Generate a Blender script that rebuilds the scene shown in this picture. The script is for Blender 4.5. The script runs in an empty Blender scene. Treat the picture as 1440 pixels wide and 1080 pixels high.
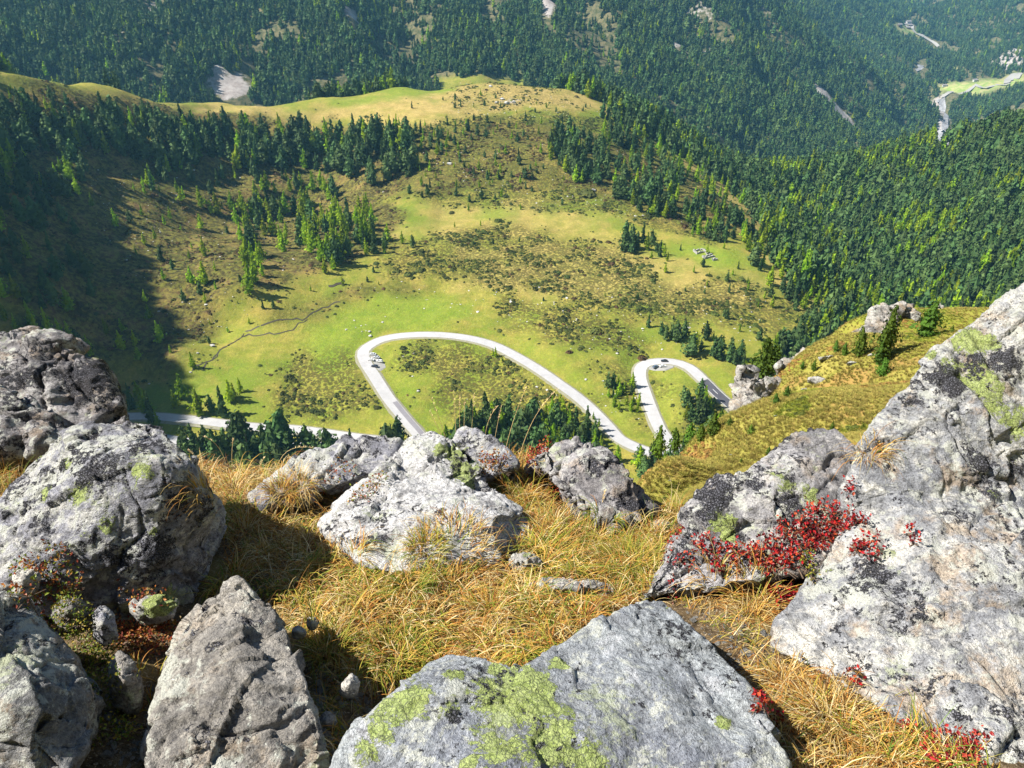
import bpy, bmesh, math, random
import numpy as np
from mathutils import Vector, Matrix
from mathutils.bvhtree import BVHTree
R = math.radians
rng = np.random.default_rng(7)
random.seed(7)
S = bpy.context.scene
C = S.collection

# ------------------------------------------------------------------ camera
F = 1130.0                                  # focal length in the photograph's pixels (1440 wide)
PITCH = R(30)
CP, SP = math.cos(PITCH), math.sin(PITCH)
cam_d = bpy.data.cameras.new('camera')
cam = bpy.data.objects.new('camera', cam_d); C.objects.link(cam)
cam_d.sensor_width = 36; cam_d.lens = 36 * F / 1440
cam_d.clip_start = 0.05; cam_d.clip_end = 30000
cam.rotation_euler = (math.pi / 2 - PITCH, 0, 0)
S.camera = cam

def ray(u, v):
    a = (np.asarray(u, float) - 720) / F; b = -(np.asarray(v, float) - 540) / F
    return np.stack([a, CP + SP * b, -SP + CP * b], -1)
def Wz(u, v, z):
    d = ray(u, v); return d * (z / d[2])
def Wd(u, v, D):
    d = ray(u, v); return d * (D / math.hypot(d[0], d[1]))
def Wy(u, v, y):
    d = ray(u, v); return d * (y / d[1])
def proj(P):
    P = np.asarray(P, float)
    fy = P[..., 1] * CP - P[..., 2] * SP; uy = P[..., 1] * SP + P[..., 2] * CP
    fy = np.where(fy < 0.01, 0.01, fy)
    return 720 + F * P[..., 0] / fy, 540 - F * uy / fy, fy

# ------------------------------------------------------------------ noise
_perm = np.random.default_rng(3).permutation(256).astype(np.int64)
_perm = np.concatenate([_perm, _perm, _perm])
_g = np.random.default_rng(4).normal(size=(256, 3)); _g /= np.linalg.norm(_g, axis=1)[:, None]
def pn(p):
    p = np.asarray(p, float); i = np.floor(p).astype(np.int64); f = p - i; i &= 255
    w = f * f * f * (f * (f * 6 - 15) + 10)
    out = 0
    for dx in (0, 1):
        for dy in (0, 1):
            for dz in (0, 1):
                h = _perm[_perm[_perm[(i[..., 0] + dx) & 255] + ((i[..., 1] + dy) & 255)] + ((i[..., 2] + dz) & 255)]
                g = _g[h & 255]
                d = g[..., 0] * (f[..., 0] - dx) + g[..., 1] * (f[..., 1] - dy) + g[..., 2] * (f[..., 2] - dz)
                k = (w[..., 0] if dx else 1 - w[..., 0]) * (w[..., 1] if dy else 1 - w[..., 1]) * (w[..., 2] if dz else 1 - w[..., 2])
                out = out + d * k
    return out * 1.6
def fbm(p, o=4, gain=.5, lac=2.03):
    s = 0; a = 1.0; p = np.asarray(p, float)
    for k in range(o):
        s = s + a * pn(p); p = p * lac + 17.3; a *= gain
    return s
def xy3(x, y, s, z=0.0):
    return np.stack([x / s, y / s, np.full_like(np.asarray(x, float), z)], -1)
def sstep(a, b, x):
    t = np.clip((x - a) / (b - a), 0, 1); return t * t * (3 - 2 * t)

# ------------------------------------------------------------------ scene object helpers
def tag(o, label=None, cat=None, group=None, kind=None):
    if label: o['label'] = label
    if cat: o['category'] = cat
    if group: o['group'] = group
    if kind: o['kind'] = kind
    return o
def mk(name, V, Fc, mat, parent=None, smooth=True, origin=None, col=None, fcols=None):
    """vertices + faces -> one mesh object (V in world or parent space)"""
    V = np.asarray(V, np.float32)
    if origin is not None: V = V - np.asarray(origin, np.float32)
    me = bpy.data.meshes.new(name)
    if isinstance(Fc, np.ndarray):
        k = Fc.shape[1]; n = Fc.shape[0]
        me.vertices.add(len(V)); me.vertices.foreach_set('co', V.ravel())
        me.loops.add(n * k); me.loops.foreach_set('vertex_index', Fc.astype(np.int32).ravel())
        me.polygons.add(n); me.polygons.foreach_set('loop_start', np.arange(0, n * k, k, dtype=np.int32))
        me.update(calc_edges=True)
    else:
        me.from_pydata([tuple(map(float, p)) for p in V], [], Fc)
    if smooth: me.polygons.foreach_set('use_smooth', np.ones(len(me.polygons), bool))
    if col is not None:
        for nm, c in col.items():
            c = np.asarray(c, np.float32)
            if c.ndim == 1:
                me.attributes.new(nm, 'FLOAT', 'POINT').data.foreach_set('value', c)
            else:
                if c.shape[1] == 3: c = np.concatenate([c, np.ones((len(c), 1), np.float32)], 1)
                me.attributes.new(nm, 'FLOAT_COLOR', 'POINT').data.foreach_set('color', c.ravel())
    for m in (mat if isinstance(mat, (list, tuple)) else [mat]): me.materials.append(m)
    o = bpy.data.objects.new(name, me); C.objects.link(o)
    if origin is not None: o.location = origin
    if parent is not None: o.parent = parent
    return o
def empty(name, loc, rz=0.0):
    o = bpy.data.objects.new(name, None); C.objects.link(o)
    o.location = loc; o.rotation_euler = (0, 0, rz); o.empty_display_size = .2
    return o
def copy_tree(o, parent=None):
    c = o.copy(); C.objects.link(c); c.parent = parent
    for ch in [x for x in o.children]: copy_tree(ch, c)
    return c

# ------------------------------------------------------------------ node helpers
class NT:
    def __init__(s, name):
        s.m = bpy.data.materials.new(name); s.m.use_nodes = True; s.t = s.m.node_tree; s.t.nodes.clear()
        s.out = s.t.nodes.new('ShaderNodeOutputMaterial')
    def n(s, typ, ins=None, **kw):
        nd = s.t.nodes.new('ShaderNode' + typ)
        for k, v in kw.items(): setattr(nd, k, v)
        for k, v in (ins or {}).items():
            sk = nd.inputs[k]
            if isinstance(v, bpy.types.NodeSocket): s.t.links.new(v, sk)
            elif isinstance(v, bpy.types.Node): s.t.links.new(v.outputs[0], sk)
            else:
                if isinstance(v, (tuple, list)) and len(v) == 3 and sk.type == 'RGBA': v = (*v, 1)
                sk.default_value = v
        return nd
    def noise(s, vec, scale, detail=4, rough=.55, dist=0.0, out='Fac'):
        return s.n('TexNoise', {'Vector': vec, 'Scale': scale, 'Detail': detail, 'Roughness': rough, 'Distortion': dist}).outputs[out]
    def vor(s, vec, scale, feature='F1', out='Distance', rand=1.0):
        nd = s.n('TexVoronoi', {'Vector': vec, 'Scale': scale, 'Randomness': rand}, feature=feature)
        return nd.outputs[out]
    def rng(s, x, a, b, c=0.0, d=1.0, smooth=False):
        return s.n('MapRange', {'Value': x, 'From Min': a, 'From Max': b, 'To Min': c, 'To Max': d},
                   interpolation_type='SMOOTHSTEP' if smooth else 'LINEAR', clamp=True).outputs[0]
    def mix(s, f, a, b, typ='MIX'):
        nd = s.n('Mix', data_type='RGBA', blend_type=typ)
        for i, v in ((0, f), (6, a), (7, b)):
            if isinstance(v, bpy.types.NodeSocket): s.t.links.new(v, nd.inputs[i])
            else: nd.inputs[i].default_value = (*v, 1) if isinstance(v, tuple) and len(v) == 3 else v
        return nd.outputs[2]
    def math(s, op, a, b=0.0, c=0.0):
        return s.n('Math', {0: a, 1: b, 2: c}, operation=op).outputs[0]
    def attr(s, name, out='Fac', typ='GEOMETRY'):
        return s.n('Attribute', attribute_name=name, attribute_type=typ).outputs[out]
    def bump(s, h, dist, strength=1.0, normal=None):
        ins = {'Height': h, 'Distance': dist, 'Strength': strength}
        if normal is not None: ins['Normal'] = normal
        return s.n('Bump', ins).outputs[0]
    def done(s, col, rough=.9, normal=None, spec=.3, trans=0.0, metal=0.0):
        ins = {'Base Color': col, 'Roughness': rough, 'Specular IOR Level': spec, 'Metallic': metal}
        if normal is not None: ins['Normal'] = normal
        b = s.n('BsdfPrincipled', ins)
        sh = b.outputs[0]
        if trans:
            t = s.n('BsdfTranslucent', {'Color': col})
            sh = s.n('MixShader', {0: trans, 1: sh, 2: t.outputs[0]}).outputs[0]
        s.t.links.new(sh, s.out.inputs['Surface'])
        return s.m
def plain(name, col, rough=.6, metal=0.0, spec=.4):
    t = NT(name); pos = t.n('TexCoord').outputs['Object']
    c = t.mix(t.rng(t.noise(pos, 3.0, 3), .3, .7), tuple(x * .88 for x in col), tuple(min(1, x * 1.1) for x in col))
    return t.done(c, rough, spec=spec, metal=metal)
HAZE=.62e-4; EXPO=1.25
# ------------------------------------------------------------------ valley terrain
class RBF:
    def __init__(s, P, Z, c, lam=0.0):
        s.P = np.asarray(P, float); s.c = c
        n = len(s.P); A = s.k(s.P) + np.eye(n) * lam
        Q = np.c_[np.ones(n), s.P / 1000]
        M = np.block([[A, Q], [Q.T, np.zeros((3, 3))]])
        w = np.linalg.solve(M, np.r_[Z, 0, 0, 0]); s.w = w[:n]; s.a = w[n:]
    def k(s, X): return np.sqrt(((X[:, None, :] - s.P[None]) ** 2).sum(-1) + s.c ** 2) / 100
    def __call__(s, x, y):
        sh = np.shape(x); X = np.c_[np.ravel(x), np.ravel(y)]
        o = np.concatenate([s.k(X[i:i + 20000]) @ s.w for i in range(0, len(X), 20000)])
        return (o + np.c_[np.ones(len(X)), X / 1000] @ s.a).reshape(sh)

tz = [  # pixel in the photograph -> height below the eye
 (200,590,-262),(340,600,-265),(540,615,-266),(400,640,-270),(700,640,-268),(885,628,-262),(925,612,-262),(1000,640,-268),(800,600,-261),
 (570,585,-262),(510,500,-251),(620,470,-246),(760,520,-250),(905,520,-251),(950,505,-249),(1020,565,-254),(640,560,-258),(700,520,-253),
 (300,450,-241),(450,430,-240),(600,420,-240),(800,420,-240),(1000,430,-243),(1120,430,-248),(300,560,-261),(400,540,-258),(260,500,-250),
 (560,310,-225),(700,290,-222),(800,300,-222),(900,330,-227),(1050,350,-232),(700,350,-230),(450,380,-229),(320,420,-232),
 (600,220,-200),(700,180,-188),(680,118,-172),(600,128,-173),(560,200,-192),(800,220,-200),(860,250,-212),(960,280,-222),(1060,310,-236),
 (180,540,-258),(150,480,-240),(60,470,-222),
]
td = [  # pixel -> horizontal distance in metres
 (0,108,850),(75,115,870),(150,125,900),(300,143,950),(450,140,950),(560,125,1000),(800,128,1040),(850,143,1050),(950,190,1040),(1045,245,1010),(1090,300,930),
 (0,300,640),(0,470,530),(0,200,760),(150,230,795),(150,350,650),(300,230,840),(300,330,715),(450,230,850),(450,300,765),(60,400,570),
 (1150,250,1020),(1150,330,840),(1200,400,740),(1250,330,880),(1300,420,690),(1440,400,700),(1440,300,840),(1350,250,1020),(1440,178,1080),(1350,197,1120),(1270,216,1165),(1180,236,1130),
 (0,-160,2100),(300,-160,2150),(700,-160,2300),(1000,-140,2600),
 (0,0,1780),(0,100,1450),(200,0,1760),(200,120,1440),(400,0,1780),(400,135,1450),(600,0,1850),(650,112,1500),(850,0,2000),(850,130,1600),(500,60,1600),(200,60,1590),
 (1000,0,2250),(1000,100,1880),(1000,180,1650),(1100,215,1750),(1100,100,2080),(1200,215,2150),(1200,130,2420),(1265,214,2500),(1070,0,2500),(1130,45,2560),(1200,95,2620),(1260,130,2720),(1312,172,2800),
 (1150,20,3300),(1200,60,3400),(1270,70,3600),(1240,20,3950),(1325,200,2850),(1330,145,3100),(1380,180,2850),(1440,150,2950),(1310,126,3250),(1380,124,3350),(1440,118,3400),
 (1400,80,3700),(1440,0,4300),(1350,0,4700),(1330,60,4050),(1300,90,3700),(1280,42,4600),(1300,0,5400),(1440,-120,5600),(1300,-60,6200),(1150,-90,4600),
]
th = [  # hidden ground: pixel direction, distance, metres under the sight line
 (0,105,1050,90),(150,120,1100,100),(300,140,1100,100),(450,135,1170,110),(680,112,1220,95),(800,125,1240,95),(900,160,1260,90),(1000,205,1290,70),(1060,250,1200,45),
 (1130,50,2880,90),(1220,105,2980,80),(1440,170,1600,170),(1350,190,1650,150),(1270,212,1650,110),(1180,232,1420,50),(1440,160,2200,90),(1340,190,2250,70),(0,100,1250,120),(300,130,1290,110),
]
tw = [  # ground outside the frame
 (-430,320,-50),(-425,420,-62),(-440,500,-75),(-600,380,150),(-600,470,132),(-600,560,92),(-690,660,25),(-800,480,160),(-700,900,-60),(-1300,1000,60),(-1200,300,100),(0,300,-285),(250,320,-285),(-300,320,-250),
 (520,360,-300),(700,420,-290),(1100,600,-230),(1500,900,-200),(2500,1500,-250),(3500,2500,-200),(4500,4000,0),(-2600,2500,250),(-1500,3500,400),(600,4600,100),(2000,7500,100),(4500,7500,100),(-2000,7500,400),(-3000,-300,200),(5000,-300,0),
]
_P, _Z = [], []
for u, v, z in tz: w = Wz(u, v, z); _P.append(w[:2]); _Z.append(w[2])
for u, v, D in td: w = Wd(u, v, D); _P.append(w[:2]); _Z.append(w[2])
for u, v, D, dz in th: w = Wd(u, v, D); _P.append(w[:2]); _Z.append(w[2] - dz)
for x, y, z in tw: _P.append((x, y)); _Z.append(z)
rbf = RBF(_P, np.array(_Z), 14.0, 0.03)

def axis(segs):
    a = []
    for lo, hi, st in segs: a += list(np.arange(lo, hi, st))
    return np.array(a + [segs[-1][1]], float)
GX = axis([(-3000,-1400,80),(-1400,-640,24),(-640,-380,10),(-380,560,4.2),(560,900,10),(900,2400,22),(2400,5000,60)])
GY = axis([(-300,240,60),(240,360,8),(360,960,4.2),(960,1120,5.5),(1120,1400,14),(1400,2700,20),(2700,7500,50)])
X, Y = np.meshgrid(GX, GY)
def basin_noise(x, y):
    d = np.hypot(x, y)
    far = sstep(1310, 1620, d)
    r = 1 - np.abs(fbm(xy3(x + .35 * y, y * .45, 260), 4))
    n = far * (r * 72 - 36 + fbm(xy3(x, y, 90), 3) * 10)
    flat = np.exp(-(((x - 60) / 330) ** 2 + ((y - 520) / 150) ** 2))
    n = n + (1 - far) * (fbm(xy3(x, y, 70, 3), 4) * 5.5 * (1 - .72 * flat) * (1 - .8 * sstep(760, 880, y)) + fbm(xy3(x, y, 12, 5), 2) * .55)
    # gullies down the shaded left slope
    lf = sstep(-120, -330, x) * (1 - far) * sstep(400, 470, y)
    return n + lf * fbm(xy3(x * .5 + y * .3, y - x * .55, 46, 9), 3) * 7
Hm = rbf(X, Y) + basin_noise(X, Y)
# knoll on the mound crest and the terrace steps of the meadow
def bil(G, x, y):
    x = np.asarray(x, float); y = np.asarray(y, float)
    i = np.clip(np.searchsorted(GX, x) - 1, 0, len(GX) - 2); j = np.clip(np.searchsorted(GY, y) - 1, 0, len(GY) - 2)
    fx = np.clip((x - GX[i]) / (GX[i + 1] - GX[i]), 0, 1); fy = np.clip((y - GY[j]) / (GY[j + 1] - GY[j]), 0, 1)
    return (G[j, i] * (1 - fx) + G[j, i + 1] * fx) * (1 - fy) + (G[j + 1, i] * (1 - fx) + G[j + 1, i + 1] * fx) * fy
def H(x, y): return bil(Hm, x, y)
def cast(u, v, h=None, t0=60., t1=7500.):
    """where the sight line through a pixel of the photograph meets the valley ground"""
    h = h or H
    d = np.atleast_2d(ray(u, v)); n = len(d); hd = np.hypot(d[:, 0], d[:, 1])
    t = np.full(n, t0) / hd; hit = np.zeros(n, bool); lo = t.copy()
    tt = t0
    ts = [t0]
    while ts[-1] < t1: ts.append(ts[-1] * 1.006)
    tp = np.full(n, ts[0]) / hd; res = np.full(n, np.nan)
    for a in ts[1:]:
        tc = a / hd
        act = ~hit
        z = d[act, 2] * tc[act]; g = h(d[act, 0] * tc[act], d[act, 1] * tc[act])
        b = z < g
        idx = np.where(act)[0][b]
        hit[idx] = True; res[idx] = tc[idx]; lo[idx] = tp[idx]
        tp = tc
        if hit.all(): break
    hi = np.where(hit, res, t1)
    for _ in range(14):
        m = (lo + hi) / 2; below = d[:, 2] * m < h(d[:, 0] * m, d[:, 1] * m)
        hi = np.where(below, m, hi); lo = np.where(below, lo, m)
    P = d * hi[:, None]; P[~hit] = np.nan
    return P

# ------------------------------------------------------------------ roads
def spline(P, step):
    P = np.asarray(P, float); Q = np.vstack([2 * P[0] - P[1], P, 2 * P[-1] - P[-2]]); out = []
    for i in range(1, len(Q) - 2):
        p0, p1, p2, p3 = Q[i - 1:i + 3]; L = np.linalg.norm(p2 - p1); n = max(2, int(L / step))
        for k in range(n):
            t = k / n
            out.append(.5 * ((2 * p1) + (-p0 + p2) * t + (2 * p0 - 5 * p1 + 4 * p2 - p3) * t * t + (-p0 + 3 * p1 - 3 * p2 + p3) * t ** 3))
    out.append(P[-1]); return np.array(out)
def smooth1(a, k):
    for _ in range(k): a = np.r_[a[:1], (a[:-2] + 2 * a[1:-1] + a[2:]) / 4, a[-1:]]
    return a
road_px = {
 'main': [(640,668),(616,640),(583,606),(566,585),(546,558),(526,528),(513,508),(511,493),(524,481),(548,473),(590,469),(630,469.5),(668,477),(700,489),(740,508),(785,537),(820,565),(850,594),(872,616),(905,636),(935,648),(948,640),(938,622),(928,604),(918,578),(908,552),(900,528),(903,514),(918,508),(945,507),(968,514),(990,530),(1010,549),(1035,574),(1070,610)],
 'lower': [(60,600),(130,590),(205,586),(260,590),(340,598),(420,607),(500,614),(560,622),(610,640)],
 'lowest': [(225,616),(270,620),(340,628),(385,630),(440,626),(500,618)],
}
roads = {}
for k, px in road_px.items():
    P = cast([p[0] for p in px], [p[1] for p in px])
    P = spline(P[:, :2], 4.0)
    z = smooth1(H(P[:, 0], P[:, 1]), 60)
    roads[k] = np.c_[P, z]
RW = 3.9
allr = np.vstack(list(roads.values()))
bay_px = [[(512,500),(522,494),(531,497),(540,506),(542,512),(535,517),(526,520),(518,515)], [(912,513),(930,508),(948,511),(946,516),(936,520),(920,520),(910,517)]]
_bays = [cast([p[0] for p in b], [p[1] for p in b])[:, :2] for b in bay_px]
xs, ys = X.ravel(), Y.ravel(); near = np.where((xs > -420) & (xs < 520) & (ys > 280) & (ys < 640))[0]
zr = Hm.ravel().copy()
for a in range(0, len(near), 4000):
    ii = near[a:a + 4000]
    d2 = (xs[ii][:, None] - allr[:, 0]) ** 2 + (ys[ii][:, None] - allr[:, 1]) ** 2
    w = np.exp(-d2 / 40.); m = np.sqrt(d2.min(1)); zz = (w * allr[:, 2]).sum(1) / (w.sum(1) + 1e-12)
    wd_ = np.zeros(len(ii))
    for P_ in _bays:
        c_ = P_.mean(0); wd_ = np.maximum(wd_, 8 * (1 - sstep(14, 26, np.hypot(xs[ii] - c_[0], ys[ii] - c_[1]))))
    f = 1 - sstep(6.5 + wd_, 16 + wd_, m)
    zr[ii] = np.where(f > 0, zr[ii] * (1 - f) + (zz - .38) * f, zr[ii])
Hm = zr.reshape(Hm.shape)
def road_dist(x, y):
    x = np.ravel(x); y = np.ravel(y); o = np.full(len(x), 1e3)
    for a in range(0, len(x), 5000):
        o[a:a + 5000] = np.sqrt(((x[a:a + 5000, None] - allr[:, 0]) ** 2 + (y[a:a + 5000, None] - allr[:, 1]) ** 2).min(1))
    return o

# ------------------------------------------------------------------ zones of the valley ground (world polygons)
def zone(px, h=None):
    P = cast([p[0] for p in px], [p[1] for p in px], h); return P[~np.isnan(P[:, 0])][:, :2]
def pdist(poly, x, y):
    """signed distance (positive inside) to a world polygon"""
    x = np.ravel(x); y = np.ravel(y); n = len(poly); ins = np.zeros(len(x), bool); dm = np.full(len(x), 1e9)
    for i in range(n):
        a, b = poly[i], poly[(i + 1) % n]; e = b - a
        t = np.clip(((x - a[0]) * e[0] + (y - a[1]) * e[1]) / (e @ e + 1e-9), 0, 1)
        dm = np.minimum(dm, np.hypot(x - a[0] - t * e[0], y - a[1] - t * e[1]))
        c = ((a[1] > y) != (b[1] > y)) & (x < (b[0] - a[0]) * (y - a[1]) / (b[1] - a[1] + 1e-12) + a[0]); ins ^= c
    return np.where(ins, dm, -dm)
def paint(polys, soft, wob=1.0, seed=0):
    x, y = X.ravel(), Y.ravel(); o = np.zeros(len(x))
    wb = fbm(xy3(x, y, soft * 1.6 + 6, seed), 3) * soft * wob
    for px, amt in polys:
        pl = zone(px); lo = pl.min(0) - soft * 3; hi = pl.max(0) + soft * 3
        m = np.where((x > lo[0]) & (x < hi[0]) & (y > lo[1]) & (y < hi[1]))[0]
        d = pdist(pl, x[m], y[m]) + wb[m]
        o[m] = np.maximum(o[m], amt * sstep(-soft, soft, d))
    return o
open_px = [(0,106),(75,113),(150,123),(300,141),(450,138),(560,123),(620,117),(680,113),(740,116),(800,126),(838,138),(868,162),(900,188),(945,212),(990,238),(1030,262),(1058,300),(1075,330),(1090,365),(1120,398),(1165,420),(1165,440),(1110,480),(1060,540),(1060,600)]
op = zone([(u, v + 1.5) for u, v in open_px])
_r = np.linalg.norm(op, axis=1); op = op * (1 + np.where(np.arange(len(op)) < 9, 26, 0) / _r)[:, None]
open_poly = np.vstack([op, [(400, 240), (-900, 240), (-900, 700)]])
lush = paint([([(425,475),(470,435),(540,419),(640,417),(655,440),(610,466),(540,472),(500,500),(480,540),(450,520)],1),
              ([(455,142),(540,132),(620,124),(640,127),(600,134),(520,146),(460,150)],.9),
              ([(955,350),(985,344),(1030,352),(1065,372),(1040,382),(985,372)],1.),
              ([(675,300),(695,294),(715,300),(700,312),(680,312)],.7),
              ([(590,530),(610,526),(618,540),(600,548)],.9),
              ([(520,505),(560,485),(640,476),(660,486),(600,492),(560,520),(620,590),(660,602),(590,606),(560,560)],.62),
              ([(700,480),(740,498),(800,535),(880,605),(905,612),(870,560),(800,500),(740,480)],.55),
              ([(905,560),(925,520),(960,520),(1000,548),(960,560),(950,600),(935,608)],.55),
              ([(230,580),(400,588),(530,604),(530,570),(480,560),(420,584),(300,572)],.6),
              ([(440,420),(470,395),(490,392),(480,405),(455,425)],.7),
              ([(320,470),(370,450),(420,455),(380,470),(340,478)],.5)], 9, .9, 1)
heath = paint([([(0,112),(120,128),(260,150),(380,170),(470,175),(570,190),(600,230),(560,270),(560,330),(520,355),(450,385),(370,410),(310,430),(285,480),(255,515),(180,540),(0,500)],1),
               ([(520,250),(560,190),(640,180),(700,165),(820,180),(880,215),(960,250),(1040,300),(1060,330),(990,330),(900,300),(820,275),(700,268),(600,278),(540,290)],.62),
               ([(380,440),(440,425),(500,405),(560,400),(600,405),(520,416),(450,440),(400,452)],.75)], 14, 1.2, 2)
specks = paint([([(610,330),(700,312),(880,350),(960,400),(1060,400),(1150,440),(1100,470),(960,450),(860,440),(700,400),(620,400),(540,385),(560,350)],.9),
               ([(555,510),(580,488),(650,480),(700,495),(760,530),(820,570),(850,605),(700,612),(630,596),(600,560),(610,530)],1),
               ([(385,530),(430,505),(490,495),(520,530),(548,570),(500,590),(400,580)],1),
               ([(700,410),(800,430),(880,455),(900,485),(860,500),(780,480),(700,450)],1),
               ([(560,185),(700,160),(850,165),(960,230),(1060,300),(1000,340),(850,300),(600,280),(530,240)],.8),
               ([(620,120),(740,120),(800,150),(640,165)],.35),
               ([(840,500),(900,500),(910,600),(880,600),(850,560)],.7),
               ([(930,540),(990,560),(1020,600),(960,600)],.9)], 12, 1.2, 5)
tan = paint([([(150,128),(300,146),(450,150),(600,130),(680,116),(840,140),(860,160),(780,150),(700,160),(560,180),(470,172),(300,160)],1),
             ([(960,190),(1045,250),(1090,305),(1090,345),(1040,320),(960,250)],.9),
             ([(600,280),(760,285),(900,330),(820,345),(700,330),(560,330)],.55),
             ([(640,340),(900,350),(1060,410),(1000,440),(860,430),(660,400)],.6),
             ([(1090,360),(1180,400),(1190,425),(1120,430),(1060,400)],.8)], 16, 1.3, 8)
bare = paint([([(1120,98),(1140,118),(1190,160),(1262,208),(1275,216),(1240,214),(1195,178),(1150,130),(1122,104)],1),
              ([(288,108),(312,96),(345,106),(352,126),(330,138),(300,132)],.9),
              ([(935,58),(1010,56),(1010,68),(960,72)],.62),([(955,14),(1010,-4),(1038,8),(1028,38),(970,40)],.42),([(1060,0),(1080,0),(1084,20),(1068,16)],.5),([(480,22),(500,18),(506,34),(490,36)],.8),([(560,0),(580,0),(585,10),(566,12)],.7),([(1385,90),(1440,70),(1440,92),(1395,104)],.6),
              ([(760,0),(785,0),(782,22),(765,18)],1),
              ([(150,34),(160,30),(175,44),(165,48)],.7),([(690,136),(735,140),(730,150),(690,148)],.45),
              ([(0,0),(12,4),(0,22)],.8),([(190,8),(215,0),(230,15),(205,20)],.6),
              ([(1315,128),(1328,130),(1335,165),(1328,205),(1315,205),(1322,165)],.9),
              ([(1390,285),(1440,270),(1440,290),(1410,305)],.7),([(1395,340),(1440,320),(1440,335),(1400,352)],.5)], 14, 1.2, 11)
vmead = paint([([(1315,122),(1340,116),(1400,112),(1440,102),(1440,124),(1380,128),(1318,134)],1),
               ([(1262,42),(1275,36),(1292,48),(1300,56),(1280,52)],1),
               ([(1312,104),(1340,92),(1380,72),(1376,84),(1345,100),(1318,110)],.7)], 22, .5, 13)
rocky_px = [(60,72),(100,70),(120,95),(80,105),(45,92)]
xr, yr = X.ravel(), Y.ravel()
fo = sstep(-6, 6, -pdist(open_poly, xr, yr) + fbm(xy3(xr, yr, 40, 4), 3) * 10)
fo = fo * sstep(-200, 200, yr)
attrs = dict(lush=lush, heath=heath, specks=specks, tan=tan, bare=bare, vmead=vmead, forest=fo)
ny, nx = X.shape
idx = np.arange(nx * ny).reshape(ny, nx)
quads = np.stack([idx[:-1, :-1], idx[:-1, 1:], idx[1:, 1:], idx[1:, :-1]], -1).reshape(-1, 4)

far_lines = [[(1322,210),(1318,200),(1326,188),(1329,176),(1330,166),(1325,154),(1319,145),(1321,140)], [(1274,33),(1283,37),(1284,43),(1292,49),(1302,54),(1312,60),(1319,66)], [(1324,137),(1332,132),(1360,130),(1372,120),(1380,124),(1395,122),(1420,118)], [(1288,100),(1296,95),(1294,92)], [(1415,118),(1422,108),(1432,104)], [(1262,38),(1280,42),(1278,34)]]
_fl = []
for L_ in far_lines:
    P_ = cast([p[0] for p in L_], [p[1] for p in L_]); P_ = P_[~np.isnan(P_[:, 0])][:, :2]
    for a_, b_ in zip(P_[:-1], P_[1:]):
        n_ = max(2, int(np.linalg.norm(b_ - a_) / 12)); _fl += [a_ + (b_ - a_) * k / n_ for k in range(n_ + 1)]
_fl = np.array(_fl)
def far_clear(x, y):
    """1 where the far valley's river bank, lanes and yards keep the trees away (wider on the near side, where trunks would hide them)"""
    o = np.ones(len(x)); m = np.where(np.hypot(x, y) > 2300)[0]
    for a in range(0, len(m), 4000):
        i = m[a:a + 4000]; d = np.sqrt(((x[i][:, None] - _fl[:, 0]) ** 2 + (y[i][:, None] - _fl[:, 1]) ** 2).min(1)); r = np.hypot(x[i], y[i]); s_ = 1 + 55 / r
        d2 = np.sqrt(((x[i][:, None] * s_[:, None] - _fl[:, 0]) ** 2 + (y[i][:, None] * s_[:, None] - _fl[:, 1]) ** 2).min(1)); o[i] = (np.minimum(d, d2) > 20)
    return o
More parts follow.
